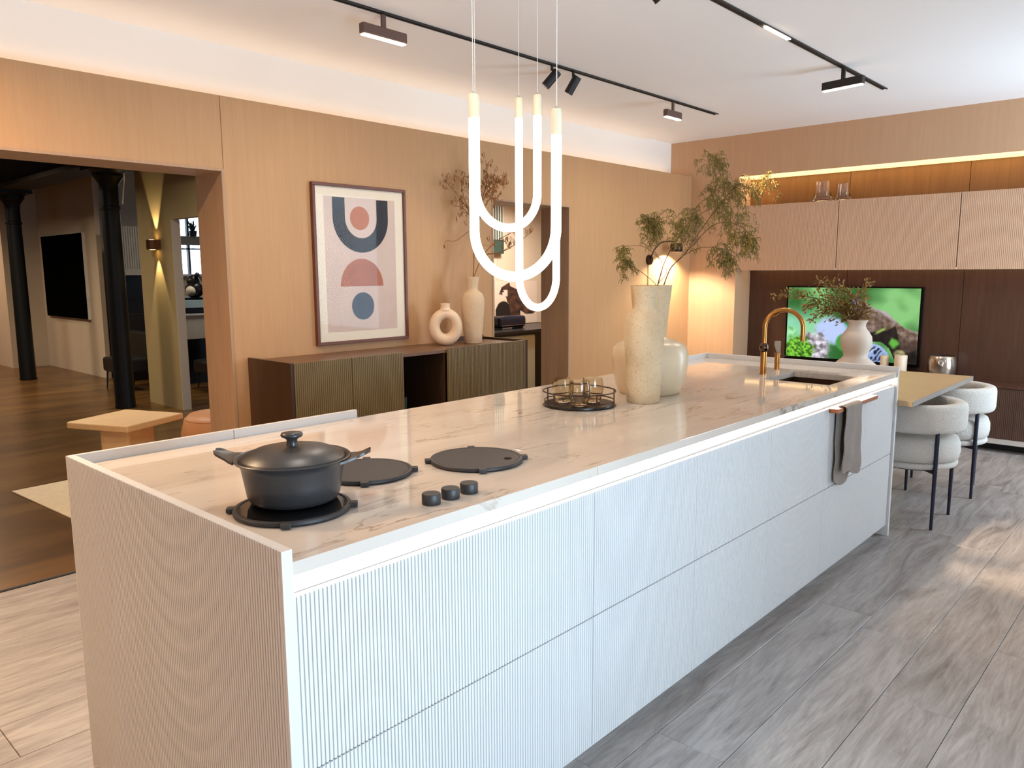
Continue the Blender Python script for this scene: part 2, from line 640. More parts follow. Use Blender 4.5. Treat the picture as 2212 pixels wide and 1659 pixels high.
# floor of single boards, running along the island
fl = thing('floor', (0, 0, 0))
struct(fl)
B(XL, 6.7, YF, YW, -0.05, -0.006).build('subfloor', 'plinth_dark', fl)
PW, PL = 0.225, 1.31
board_me = {}
row = 0
y = -0.505 - 14 * PW
while y < YW - 0.001:
    y1 = min(y + PW, YW)
    joint = {12: 0.60, 13: 1.91, 14: 1.12, 15: 1.25, 11: 2.56}.get(row, (row * 0.47) % PL)
    if row == 13:
        joint = 1.95
    if row == 12:
        joint = 2.56
    x = joint - PL * (math.ceil((joint - XL) / PL))
    while x < 6.7:
        x0, x1 = max(x, XL), min(x + PL, 6.7)
        if x1 - x0 > 0.02 and y1 > YF:
            ya = max(y, YF)
            key = (round(x1 - x0, 3), round(y1 - ya, 3))
            if key not in board_me:
                mb = MB()
                e, g = 0.0008, 0.0020
                w_, l_ = key[1], key[0]
                mb.add([(e, e, -0.006), (l_ - e, e, -0.006), (l_ - e, w_ - e, -0.006), (e, w_ - e, -0.006),
                        (e, e, -0.0015), (l_ - e, e, -0.0015), (l_ - e, w_ - e, -0.0015), (e, w_ - e, -0.0015),
                        (g, g, 0), (l_ - g, g, 0), (l_ - g, w_ - g, 0), (g, w_ - g, 0)],
                       [(0, 1, 5, 4), (1, 2, 6, 5), (2, 3, 7, 6), (3, 0, 4, 7), (4, 5, 9, 8), (5, 6, 10, 9), (6, 7, 11, 10), (7, 4, 8, 11), (8, 9, 10, 11)])
                o = mb.build('plank', 'floor_board', fl)
                board_me[key] = o.data
            else:
                o = bpy.data.objects.new('plank', board_me[key])
                COL.objects.link(o)
                o.parent = fl
            o.location = (x0, ya, 0)
        x += PL
    y += PW
    row += 1
tr = B(-1.6, 1.365, YW, YW + 0.02, -0.05, 0.004).build('trim_1', 'plinth_dark')
struct(tr)

# showroom floor beyond the partition
sf = MB().box(-5, 9, YW + 0.02, 16, -0.06, 0.0).build('floor_showroom', 'show_floor')
struct(sf)

# ceiling
ce = thing('ceiling', (0, 0, CZ))
struct(ce)
B(XL, 5.78, YF, 2.98, CZ, CZ + 0.1).build('ceiling_field', 'ceiling_white', ce)
B(5.78, 6.7, YF, 2.98, CZ + 0.012, CZ + 0.1).build('ceiling_strip', 'ceiling_white', ce)
cs = B(-5, 9, 2.99, 16, 3.3, 3.4).build('ceiling_showroom', 'show_ceiling')
struct(cs)

# wood partition with two openings
wl = thing('wall_left', (0, YW, 0))
struct(wl)
ZT = 2.36
DO1, DO2, DO3 = 1.365, 3.416, 4.331
H1, H2 = 1.986, 1.967
g = 0.0015
for a in ((XL, -1.6, 0, ZT), (-1.6, DO1 - g, H1, ZT), (DO1 + g, DO2, 0, ZT), (DO2, DO3, H2, ZT), (DO3, XT, 0, ZT)):
    B(a[0], a[1], YW, YB, a[2], a[3]).build('wall_panel', 'wall_wood', wl)
# linings of the openings
for (x0, x1, h) in ((-1.6, DO1, H1), (DO2, DO3, H2)):
    t = 0.014
    for (a, b_) in ((x0, x0 + t), (x1 - t, x1)):
        B(a, b_, YW - 0.004, YB + 0.004, 0, h - t).build('jamb_lining', 'jamb_wood_shaded', wl)
    B(x0, x1, YW - 0.004, YB + 0.004, h - t, h).build('head_lining', 'jamb_wood_shaded', wl)
wu = B(XL, XT + 0.02, 2.98, 3.04, ZT - 0.1, 3.3).build('wall_left_upper', 'bulkhead_white')
struct(wu)

# cabinet wall at the far end
wb = thing('wall_back', (XT, 0, 0))
struct(wb)
B(XT, 6.68, 2.24, 3.6, 0, CZ + 0.03).build('side_panel', 'header_wood', wb)
B(XT, 6.68, YF, 2.24, 2.317, CZ + 0.03).build('header_panel', 'header_wood', wb)
for (y0, y1) in ((2.238, 1.302), (1.298, 0.360), (0.356, -0.58), (-0.584, -1.52), (-1.524, YF)):
    B(6.585, 6.60, y1, y0, 0.40, 1.5).build('back_panel', 'walnut', wb)
    B(6.53, 6.545, y1, y0, 2.02, 2.33).build('shelf_back_panel', 'shelf_walnut_lit', wb)
B(6.60, 6.68, YF, 2.24, 0, 2.33).build('rear_panel', 'plinth_dark', wb)
# room sides behind the camera: shop front with windows, plain side wall
ws = B(XL - 0.1, XL, YF, 3.0, 0, CZ + 0.05).build('wall_side', 'bulkhead_white')
struct(ws)
wf = thing('wall_front', (0, YF, 0))
struct(wf)
B(XL, 6.7, YF - 0.12, YF, 2.5, CZ + 0.05).build('wall_panel', 'bulkhead_white', wf)
B(XL, 6.7, YF - 0.12, YF, 0, 0.22).build('wall_panel', 'bulkhead_white', wf)
for (x0, x1) in ((XL, -0.3), (0.9, 4.8), (6.1, 6.7)):
    B(x0, x1, YF - 0.12, YF, 0.22, 2.5).build('wall_panel', 'bulkhead_white', wf)
B(-0.3, 0.9, YF - 0.12, YF, 1.50, 2.5).build('wall_panel', 'bulkhead_white', wf)
for i, (x0, x1, zt_) in enumerate(((-0.3, 0.9, 1.50), (4.8, 6.1, 2.5))):
    w_ = thing('window_%d' % (i + 1), (x0, YF, 0.22))
    struct(w_)
    for a in ((x0, x0 + 0.05, 0.22, zt_), (x1 - 0.05, x1, 0.22, zt_), (x0 + 0.05, x1 - 0.05, 0.22, 0.27), (x0 + 0.05, x1 - 0.05, zt_ - 0.05, zt_)):
        B(a[0], a[1], YF - 0.09, YF - 0.03, a[2], a[3]).build('window_frame', 'shopfront_frame', w_)

# ================================================================ THE ISLAND
HI = 0.929
UN = [(0.024, 0.980), (0.980, 1.555), (1.555, 2.128), (2.128, 2.700), (2.700, 3.648)]
ULAB = ['wide fluted two-drawer unit below the hob, next to the end panel', 'second fluted drawer unit of the island, seam under the worktop joint',
        'third fluted drawer unit, in the middle of the island', 'fourth fluted drawer unit, beside the one with the towel', 'last fluted island unit with the copper handle and towel']
for i, (x0, x1) in enumerate(UN):
    t = thing('drawer_unit', (x0, 0.02, 0), ULAB[i], 'cabinet', 'drawer units of the island')
    B(x0 + 0.001, x1 - 0.001, 0.022, 1.085, 0.062, 0.828 if i < 4 else 0.68).build('carcass', 'carcass_dark', t)
    for (z0, z1) in ((0.462, 0.828), (0.062, 0.4585)):
        MB().flutes('x', x0 + 0.0015, x1 - 0.0015, 0.0, 0.0205, z0, z1).build('drawer_front', 'greige', t)
    if i == 4:
        hd = MB()
        hx0, hx1 = 2.715, 3.245
        hd.box(hx0, hx1, -0.036, 0.0, 0.826, 0.830)
        hd.box(hx0, hx1, -0.040, -0.036, 0.812, 0.830)
        hd.box(hx0, hx0 + 0.004, -0.036, 0.0, 0.812, 0.826)
        hd.box(hx1 - 0.004, hx1, -0.036, 0.0, 0.812, 0.826)
        hd.build('handle', 'copper_handle', t)['label'] = 'copper bar handle'
    B(x0, x1, 0.055, 0.07, 0.0, 0.062).build('toe_kick', 'greige_body', t)

t = thing('end_panel', (0.012, 0.55, 0), 'tall fluted greige side panel closing the near end of the island', 'panel')
MB().flutes('y', -0.004, 1.118, 0.0, 0.018, 0.0, HI, depth=0.004).build('fluted_face', 'greige', t)
B(0.018, 0.023, -0.012, 1.12, 0.0, HI).build('backing', 'greige', t)
B(0.0005, 0.018, -0.012, -0.004, 0.0, HI).build('edge_strip', 'greige', t)
tag(B(3.651, 3.67, -0.012, 1.12, 0.0, HI).build('end_panel', 'greige', None, bevel=0.001), 'plain greige side panel between island and dining table', 'panel')

wt = thing('worktop', (1.8, 0.5, 0.873), 'white veined marble worktop with sink cut-out on the island', 'worktop')
Z0, Z1 = 0.873, 0.900
B(0.0235, 0.9855, -0.004, 1.104, Z0, Z1).build('slab', 'marble', wt, bevel=0.0008)
B(0.9875, 2.5645, -0.004, 1.104, Z0, Z1).build('slab', 'marble', wt, bevel=0.0008)
# slab with sink hole
hx0, hx1, hy0, hy1 = 2.955, 3.335, 0.092, 0.422
ox0, ox1, oy0, oy1 = 2.566, 3.6505, -0.004, 1.104
mb = MB()
vs = []
for z in (Z0, Z1):
    vs += [(ox0, oy0, z), (ox1, oy0, z), (ox1, oy1, z), (ox0, oy1, z), (hx0, hy0, z), (hx1, hy0, z), (hx1, hy1, z), (hx0, hy1, z)]
fs = []
for i in range(4):
    j = (i + 1) % 4
    fs += [(i, j, 4 + j, 4 + i), (8 + i, 8 + 4 + i, 8 + 4 + j, 8 + j), (i, 8 + i, 8 + j, j), (4 + i, 4 + j, 12 + j, 12 + i)]
mb.add(vs, fs).build('slab', 'marble', wt)
for (x0, x1) in ((0.0235, 0.4965), (0.4985, 0.988), (2.80, 3.6505)):
    B(x0, x1, 1.105, 1.120, 0.80, HI).build('upstand', 'greige', wt, bevel=0.001)
B(0.988, 2.80, 1.09, 1.104, 0.06, 0.872).build('rear_panel', 'greige', wt)
B(0.024, 0.988, 1.09, 1.104, 0.06, 0.872).build('rear_panel', 'greige', wt)

t = thing('led_strip', (1.8, 0.03, 0.84), 'glowing white light channel under the front edge of the worktop', 'light strip')
B(0.0235, 3.6505, 0.030, 0.036, 0.829, 0.8725).build('channel', 'greige', t)
B(0.0235, 3.6505, 0.0208, 0.0299, 0.8283, 0.8352).build('channel_floor', 'greige', t)
B(0.026, 3.648, 0.022, 0.0299, 0.836, 0.8715).build('diffuser', 'led_white', t)

# sink bowl
t = thing('sink', (3.14, 0.26, 0.70), 'dark brown rectangular sink set into the marble worktop', 'sink')
mb = MB()
x0, x1, y0, y1 = hx0 + 0.002, hx1 - 0.002, hy0 + 0.002, hy1 - 0.002
th = 0.003
mb.box(x0 - 0.01, x0, y0 - 0.01, y1 + 0.01, 0.70, 0.8725).box(x1, x1 + 0.01, y0 - 0.01, y1 + 0.01, 0.70, 0.8725)
mb.box(x0, x1, y0 - 0.01, y0, 0.70, 0.8725).box(x0, x1, y1, y1 + 0.01, 0.70, 0.8725).box(x0, x1, y0, y1, 0.69, 0.70)
mb.build('bowl', 'sink_brown', t)
MB().lathe([(0.0, 0), (0.03, 0), (0.034, 0.003), (0.0, 0.004)], (3.14, 0.26, 0.70), 24).build('drain', 'bronze_dark', t, smooth=True)

# tap
t = thing('kitchen_tap', (3.131, 0.50, 0.90), 'copper kitchen tap with tall arched spout and chrome ball joint', 'tap')
c = (3.131, 0.50, 0.90)
MB().lathe([(0.020, 0), (0.020, 0.004), (0.0165, 0.005), (0.0165, 0.118), (0.0, 0.118)], c, 28).build('base', 'copper_tap', t, smooth=True)
MB().lathe([(0.010, 0.117), (0.020, 0.124), (0.0235, 0.135), (0.0235, 0.146), (0.020, 0.156), (0.012, 0.163)], c, 28).build('ball_joint', 'bucket_dark', t, smooth=True)
dx, dy = 0.062, -0.176
R_ = math.hypot(dx, dy) / 2
pts = [(c[0], c[1], 1.055), (c[0], c[1], 1.10), (c[0], c[1], 1.14)]
for i in range(0, 21):
    a = PI - PI * i / 20
    k = (math.cos(a) + 1) / 2
    pts.append((c[0] + dx * k, c[1] + dy * k, 1.143 + R_ * math.sin(a)))
pts += [(c[0] + dx, c[1] + dy, 1.11), (c[0] + dx, c[1] + dy, 1.078)]
MB().tube(pts, 0.0118, 16).build('spout', 'copper_tap', t, smooth=True)
lp = smooth_path([(c[0] + 0.01, c[1] - 0.028, 1.203), (c[0] + 0.018, c[1] - 0.05, 1.206), (c[0] + 0.022, c[1] - 0.062, 1.220)], 4)
MB().tube(lp, 0.003, 8).build('spray_clip', 'copper_tap', t, smooth=True)

t = thing('tap_lever', (3.363, 0.527, 0.90), 'short copper mixer with flat upright grey lever behind the sink', 'tap lever')
c = (3.363, 0.527, 0.90)
MB().lathe([(0.0, 0), (0.0145, 0), (0.0145, 0.086), (0.0185, 0.087), (0.0185, 0.090), (0.0, 0.090)], c, 24).build('base', 'copper_tap', t, smooth=True)
ax = math.atan2(RX.y, RX.x)
ca, sa = math.cos(ax), math.sin(ax)
pf = [(-0.002, 0.090), (0.014, 0.090), (0.014, 0.156), (-0.016, 0.156), (-0.018, 0.136)]
mb = MB()
vs = []
for d in (-0.006, 0.006):
    for p, z in pf:
        vs.append((c[0] + p * ca - d * sa, c[1] + p * sa + d * ca, c[2] + z))
n = len(pf)
mb.add(vs, [tuple(range(n)), tuple(range(2 * n - 1, n - 1, -1))] + [((i + 1) % n, i, n + i, n + (i + 1) % n) for i in range(n)])
mb.build('lever', 'lever_grey', t)
mb = MB()
mb.tube([(c[0] + 0.012 * ca, c[1] + 0.012 * sa, 0.975), (c[0] + 0.055 * ca, c[1] + 0.055 * sa, 0.975)], 0.0025, 8).build('side_pin', 'bronze_dark', t, smooth=True)

# towel over the handle
t = thing('tea_towel', (2.85, -0.05, 0.47), 'folded grey waffle tea towel hanging over the copper handle', 'towel')


def towel_sheet(x0, x1, yo, z0, z1, amp, ph):
    vs, fs = [], []
    nx, nz = 26, 18
    for k in range(2):
        for j in range(nz + 1):
            tz = j / nz
            z = z0 + (z1 - z0) * tz
            for i in range(nx + 1):
                u = i / nx
                sw = 1 - tz
                wv = amp * (0.25 + 0.75 * sw) * math.sin(u * 9 + ph + 2.2 * sw) + 0.004 * sw * math.sin(13 * tz + 3 * u)
                xx = x0 + (x1 - x0) * u + 0.012 * sw * math.sin(5 * tz + ph) * (u - 0.2)
                zz = z + (0.018 * math.sin(u * 5 + ph) * sw ** 3)
                vs.append((xx, yo + wv + (0.0 if k == 0 else 0.0045), zz))
    s_ = (nx + 1) * (nz + 1)
    for k in range(2):
        for j in range(nz):
            for i in range(nx):
                a = k * s_ + j * (nx + 1) + i
                q = (a, a + 1, a + nx + 2, a + nx + 1)
                fs.append(q if k == 0 else q[::-1])
    for j in range(nz):
        for i in (0, nx):
            a = j * (nx + 1) + i
            fs.append((a, a + nx + 1, a + nx + 1 + s_, a + s_))
    for i in range(nx):
        for j in (0, nz):
            a = j * (nx + 1) + i
            fs.append((a, a + s_, a + 1 + s_, a + 1))
    return MB().add(vs, fs)


towel_sheet(2.795, 2.985, -0.0535, 0.515, 0.832, 0.006, 0.4).build('front_fold', 'towel', t, smooth=True)
towel_sheet(2.775, 2.960, -0.018, 0.468, 0.822, 0.005, 2.0).build('rear_fold', 'towel', t, smooth=True)
mb = MB()
arc = []
for i in range(9):
    a = PI * i / 8
    arc.append((-0.034 - 0.0195 * math.cos(PI - a) * -1 if False else -0.0335 + 0.0195 * math.cos(a), 0.829 + 0.009 * math.sin(a)))
inner = [(-0.0335 + (p[0] + 0.0335) * 0.8, p[1] - 0.004) for p in arc]
mb.prism(arc + inner[::-1], 'x', 2.79, 2.985)
mb.build('top_fold', 'towel', t, smooth=True)

# ---------------------------------------------------------------- hob
def trivet(c, r, label, pot=False):
    t = thing('hob_plate', c, label, 'hob plate', 'round black hob plates')
    MB().lathe([(0.0, 0), (r * 0.96, 0), (r, 0.004), (r, 0.009), (r * 0.985, 0.012), (r * 0.93, 0.0125), (r * 0.91, 0.0105), (0.0, 0.0105)], c, 64).build('rim', 'iron', t, smooth=True, sharp=35)
    for k in range(4):
        a = PI / 2 * k + math.radians(-38)
        MB().obox((c[0] + (r + 0.004) * math.cos(a), c[1] + (r + 0.004) * math.sin(a), c[2] + 0.0075), a, 0.010, 0.011, 0.0055).build('lug', 'iron', t, bevel=0.002)
    MB().lathe([(0.0, 0.0106), (r * 0.90, 0.0106), (r * 0.90, 0.0112), (0.0, 0.0112)], c, 64).build('plate', 'hob_glass' if pot else 'iron', t, smooth=True, sharp=35)
    return t


trivet((0.205, 0.280, 0.9), 0.131, 'black round hob plate under the cooking pot', True)
trivet((0.511, 0.417, 0.9), 0.126, 'black round hob plate half hidden behind the pot')
t3 = trivet((0.805, 0.290, 0.9), 0.133, 'black round hob plate with finger hole, next to the knobs')
MB().lathe([(0, 0), (0.012, 0), (0.012, 0.0006), (0, 0.0006)], (0.855, 0.215, 0.9112), 20).build('finger_hole', 'hob_glass', t3)
for k, (x, yy, lb) in enumerate(((0.447, 0.080, 'black hob knob nearest the pot'), (0.508, 0.080, 'middle one of the three black hob knobs'), (0.570, 0.080, 'black hob knob farthest from the pot, third in the row'))):
    t = thing('hob_control', (x, yy, 0.9), lb, 'knob', 'three hob knobs')
    MB().lathe([(0, 0), (0.0212, 0), (0.0222, 0.002), (0.0222, 0.023), (0.0208, 0.0255), (0.0196, 0.0255)], (x, yy, 0.9), 36).build('body', 'iron', t, smooth=True, sharp=30)
    MB().lathe([(0, 0.0235), (0.0195, 0.0235), (0.0195, 0.0245), (0, 0.0245)], (x, yy, 0.9), 36).build('cap', 'pot_black', t, smooth=True, sharp=30)

# ---------------------------------------------------------------- cooking pot
PC = (0.232, 0.316, 0.9115)
def tall(p):
    return [(a_, b_ * 1.08) for a_, b_ in p]


t = thing('cooking_pot', PC, 'matt black lidded casserole with two ear handles on the hob', 'pot')
MB().lathe(tall([(0.0, 0.002), (0.083, 0.0), (0.098, 0.005), (0.105, 0.016), (0.110, 0.045), (0.116, 0.078), (0.121, 0.088), (0.130, 0.092), (0.132, 0.0955), (0.130, 0.097),
            (0.122, 0.094), (0.116, 0.085), (0.105, 0.02), (0.0, 0.015)]), PC, 72).build('body', 'pot_black', t, smooth=True, sharp=60)
lid = MB().lathe(tall([(0.0, 0.090), (0.119, 0.090), (0.1175, 0.0955), (0.114, 0.0975), (0.105, 0.1035), (0.086, 0.1115), (0.06, 0.117), (0.03, 0.1195), (0.0, 0.1202)]), PC, 72).build('lid', 'pot_black', t, smooth=True, sharp=60)
MB().lathe(tall([(0.0, 0.117), (0.0135, 0.118), (0.0120, 0.125), (0.0120, 0.132), (0.016, 0.136), (0.0235, 0.139), (0.0255, 0.143), (0.023, 0.147), (0.012, 0.149), (0.0, 0.149)]), PC, 40).build('knob', 'pot_black', lid, smooth=True, sharp=60)
for sgn in (-1, 1):
    # ear handle: tapering, upswept blade
    ang = math.atan2(RX.y, RX.x) + (0 if sgn > 0 else PI)
    ca, sa = math.cos(ang), math.sin(ang)
    prof = [(0.122, 0.052, 0.091), (0.134, 0.044, 0.0925), (0.146, 0.033, 0.0945), (0.158, 0.028, 0.098), (0.169, 0.0265, 0.1025), (0.176, 0.019, 0.1055), (0.180, 0.008, 0.107)]
    vs, fs = [], []
    nn = 8
    for r, hw, z in prof:
        z *= 1.08
        for th_ in (0.0, 0.0055):
            for q in range(nn + 1):
                w_ = -hw + 2 * hw * q / nn
                vs.append((PC[0] + r * ca - w_ * sa, PC[1] + r * sa + w_ * ca, PC[2] + z - 0.0035 + th_ + 0.004 * (w_ / max(hw, 1e-3)) ** 2 * (r - .12) / .06))
    st = 2 * (nn + 1)
    for k in range(len(prof) - 1):
        for q in range(nn):
            a = k * st + q
            fs.append((a, a + 1, a + st + 1, a + st))
            a2 = a + nn + 1
            fs.append((a2, a2 + st, a2 + st + 1, a2 + 1))
        for q in (0, nn):
            a = k * st + q
            fs.append((a, a + st, a + st + nn + 1, a + nn + 1))
    k = len(prof) - 1
    for kk in (0, k):
        for q in range(nn):
            a = kk * st + q
            fs.append((a, a + nn + 1, a + nn + 2, a + 1))
    MB().add(vs, fs).build('ear_handle', 'pot_black', t, smooth=True, sharp=40)

# ---------------------------------------------------------------- tray with three glasses
TC = (1.744, 0.644, 0.90)
t = thing('serving_tray', TC, 'round dark metal gallery tray holding smoked glasses', 'tray')
MB().lathe([(0.0, 0), (0.146, 0), (0.148, 0.003), (0.142, 0.004), (0.142, 0.0105), (0.0, 0.0105)], TC, 64).build('base', 'tray_base', t, smooth=True, sharp=35)
for nm, r, z, rr in (('top_rail', 0.146, 0.060, 0.0028), ('lower_rail', 0.141, 0.022, 0.0024)):
    MB().tube([(TC[0] + r * math.cos(2 * PI * i / 64), TC[1] + r * math.sin(2 * PI * i / 64), TC[2] + z) for i in range(64)], rr, 8, closed=True).build(nm, 'tray_metal', t, smooth=True)
for k in range(5):
    a = math.radians(-42 + 72 * k)
    MB().tube([(TC[0] + 0.1435 * math.cos(a), TC[1] + 0.1435 * math.sin(a), TC[2] + 0.003), (TC[0] + 0.1435 * math.cos(a), TC[1] + 0.1435 * math.sin(a), TC[2] + 0.060)], 0.0026, 8).build('post', 'tray_metal', t, smooth=True)
GP = [(0.0, 0.0), (0.026, 0.0), (0.031, 0.004), (0.039, 0.030), (0.0435, 0.055), (0.0425, 0.080), (0.0385, 0.100), (0.0378, 0.100), (0.0412, 0.080), (0.0420, 0.056), (0.0375, 0.033), (0.029, 0.013), (0.0, 0.011)]
for (x, yy, lb) in ((1.705, 0.697, 'smoked glass tumbler on the tray, the one away from the vases'), (1.678, 0.592, 'smoked glass tumbler at the front of the tray'), (1.785, 0.607, 'smoked glass tumbler on the tray, the one beside the vases')):
    tag(MB().lathe(GP, (x, yy, 0.911), 40, cap=False).build('tumbler', 'glass_smoke', None, smooth=True, sharp=60), lb, 'glass', 'smoked tumblers on the tray')

# ---------------------------------------------------------------- vases on the island
VA = (1.98, 0.493, 0.90)
tag(MB().lathe([(0.0, 0), (0.064, 0), (0.067, 0.004), (0.070, 0.05), (0.0755, 0.15), (0.080, 0.24), (0.0815, 0.29), (0.079, 0.33), (0.070, 0.36), (0.056, 0.377), (0.044, 0.388), (0.042, 0.402),
                (0.0445, 0.440), (0.0485, 0.472), (0.0475, 0.474), (0.043, 0.472), (0.038, 0.44), (0.036, 0.40), (0.0, 0.38)], VA, 72).build('tall_vase', 'ceramic_sand', None, smooth=True, sharp=60),
    'tall speckled sand stoneware vase with flared neck on the worktop', 'vase')
VB = (2.219, 0.616, 0.90)
t = thing('belly_vase', VB, 'wide bellied cream ceramic vase with straight neck holding green branches', 'vase')
MB().lathe([(0.0, 0), (0.128, 0), (0.135, 0.006), (0.150, 0.04), (0.162, 0.095), (0.168, 0.14), (0.1685, 0.172), (0.162, 0.200), (0.146, 0.219), (0.110, 0.234), (0.078, 0.243), (0.070, 0.252)], VB, 80, cap=False).build('belly', 'ceramic_satin', t, smooth=True, sharp=60)
MB().lathe([(0.068, 0.245), (0.070, 0.255), (0.077, 0.34), (0.086, 0.43), (0.091, 0.473), (0.0895, 0.475), (0.084, 0.472), (0.072, 0.36), (0.062, 0.25)], VB, 64, cap=False).build('neck', 'ceramic_sand', t, smooth=True, sharp=60)
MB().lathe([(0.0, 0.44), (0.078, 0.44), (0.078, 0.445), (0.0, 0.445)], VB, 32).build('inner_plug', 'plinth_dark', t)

STEMS = {
 'S1':[(2.316,0.612,1.374),(2.347,0.595,1.452),(2.388,0.561,1.503),(2.426,0.534,1.568),(2.488,0.489,1.672),(2.544,0.447,1.760),(2.591,0.408,1.820)],
 'S2':[(2.347,0.595,1.452),(2.399,0.568,1.503),(2.471,0.516,1.540),(2.538,0.460,1.532),(2.578,0.422,1.471)],
 'S3':[(2.388,0.561,1.503),(2.464,0.475,1.626),(2.494,0.417,1.647),(2.526,0.346,1.623),(2.540,0.288,1.558)],
 'S4':[(2.298,0.632,1.376),(2.342,0.628,1.472),(2.390,0.616,1.549),(2.443,0.597,1.620),(2.495,0.576,1.669),(2.562,0.537,1.716)],
 'S5':[(2.292,0.638,1.376),(2.240,0.728,1.459),(2.219,0.769,1.473)],
 'S6':[(2.298,0.632,1.376),(2.319,0.601,1.443),(2.255,0.669,1.539),(2.182,0.728,1.547),(2.160,0.730,1.553)],
 'S7':[(2.298,0.632,1.376),(2.350,0.645,1.469),(2.348,0.720,1.574),(2.392,0.743,1.672)],
 'S8':[(2.488,0.489,1.672),(2.562,0.456,1.762),(2.578,0.494,1.878),(2.591,0.530,1.971)],
 'S9':[(2.544,0.447,1.760),(2.579,0.402,1.818),(2.609,0.346,1.796),(2.651,0.289,1.831),(2.666,0.258,1.850)],
}
CL = [(2.571,0.527,1.926,0.071,'S8'),(2.561,0.472,1.828,0.093,'S8'),(2.566,0.384,1.792,0.083,'S1'),(2.611,0.308,1.805,0.071,'S9'),(2.487,0.565,1.676,0.093,'S4'),(2.426,0.672,1.654,0.071,'S7'),
      (2.393,0.729,1.617,0.058,'S7'),(2.421,0.577,1.602,0.083,'S4'),(2.516,0.467,1.713,0.093,'S1'),(2.499,0.367,1.647,0.083,'S3'),(2.494,0.339,1.566,0.062,'S3'),(2.548,0.465,1.520,0.071,'S2'),
      (2.566,0.433,1.463,0.041,'S2'),(2.521,0.304,1.536,0.046,'S3'),(2.207,0.748,1.459,0.046,'S5'),(2.388,0.748,1.681,0.050,'S7'),(2.17,0.735,1.50,0.03,'S6')]
# which stems form one cut branch
BR = [(('S1', 'S2', 'S3', 'S8', 'S9'), 'large forked olive-green branch leaning right out of the belly vase'),
      (('S4',), 'olive-green branch behind the forked one in the belly vase'),
      (('S5',), 'short thin branch drooping left out of the belly vase'),
      (('S6',), 'bent bare twig with drooping tip in the belly vase'),
      (('S7',), 'slim upright branch with hanging needles in the belly vase')]
random.seed(4)
ROOT = Vector((VB[0], VB[1], VB[2] + 0.30))
for names, lb in BR:
    root = thing('cut_branch', STEMS[names[0]][0], lb, 'branch', 'branches in the belly vase')
    stem, leaf = MB(), MB()
    for nm in names:
        pl = STEMS[nm]
        r0 = 0.0036 if nm in ('S1', 'S4') else 0.0022
        if nm in ('S1', 'S4', 'S5', 'S6', 'S7'):
            p0 = Vector(pl[0])
            pl = [tuple(ROOT + (p0 - ROOT) * 0.15 + Vector((0, 0, -0.0))), tuple(ROOT + (p0 - ROOT) * 0.7)] + pl
        sp = smooth_path(pl, 6)
        stem.tube(sp, [r0 * (1 - 0.7 * i / len(sp)) for i in range(len(sp))], 6)
        base = smooth_path(STEMS[nm], 8)
        for (cx_, cy_, cz_, cr, ow) in CL:
            if ow != nm:
                continue
            cc = Vector((cx_, cy_, cz_))
            near = sorted(base, key=lambda p: (p - cc).length)[:7]
            ntw = int(8 + cr * 125)
            for _ in range(ntw):
                a = random.choice(near)
                d = Vector((random.gauss(0, 1), random.gauss(0, 1), random.gauss(0, 0.8)))
                d.normalize()
                tip = cc + d * cr * random.uniform(0.45, 1.15)
                tip.z -= cr * random.uniform(0.0, 0.35)
                mid = (a + tip) / 2 + Vector((random.gauss(0, 0.012), random.gauss(0, 0.012), cr * random.uniform(0.1, 0.45)))
                tw = smooth_path([a, mid, tip, tip + Vector((random.gauss(0, .008), random.gauss(0, .008), -cr * random.uniform(0.1, 0.45)))], 4)
                leaf.tube(tw, [0.0010] * (len(tw) - 1) + [0.0005], 3, cap=False)
                for p in tw[3:]:
                    for _k in range(2):
                        if random.random() < 0.25:
                            continue
                        o_ = Vector((random.gauss(0, 1), random.gauss(0, 1), random.uniform(-0.3, 0.5))).normalized()
                        L_ = random.uniform(0.012, 0.030)
                        q1 = p + o_ * L_ * 0.5
                        q2 = q1 + o_ * L_ * 0.25 + Vector((0, 0, -L_ * random.uniform(0.2, 0.6)))
                        q3 = q2 - o_ * L_ * random.uniform(-0.2, 0.4) + Vector((0, 0, -L_ * random.uniform(0.1, 0.5)))
                        leaf.tube([p, q1, q2, q3], [0.0010, 0.0014, 0.0013, 0.0005], 3, cap=False)
    stem.build('stem', 'bark', root, smooth=True)
    if leaf.v:
        stuff(leaf.build('needles', 'olive_leaf', root))

# ================================================================ CABINET WALL
YU = [(2.238, 1.3005), (1.2945, 0.3555), (0.3495, -0.589), (-0.595, -1.537)]
CL4 = ['beige fluted wall cabinet nearest the corner, beside the branches', 'beige fluted wall cabinet above the television, below the two glasses',
       'beige fluted wall cabinet above the dining chairs, after the second seam', 'beige fluted wall cabinet past the dining chairs']
for i, (y0, y1) in enumerate(YU):
    t = thing('wall_cabinet', (XT + 0.1, (y0 + y1) / 2, 1.44), CL4[i], 'cabinet', 'upper cabinets of the cabinet wall')
    B(XT + 0.0195, 6.53, y1, y0, 1.456, 2.044).build('carcass', 'walnut', t)
    MB().flutes('y', y1, y0, XT, XT + 0.019, 1.4405, 2.0435, pitch=0.0125, depth=0.004).build('door', 'cab_beige', t)
    if i < 3:
        tq = MB().box(XT - 0.001, XT + 0.004, y1 - 0.0045, y1 + 0.0035, 1.4405, 1.452)
        tq.build('end_clip', 'strip_grey', t)
LL4 = ['low dark fluted cabinet under the television, by the corner', 'low dark fluted cabinet under the television, beside the bucket', 'low dark fluted cabinet behind the dining chairs', 'low dark fluted cabinet past the dining chairs']
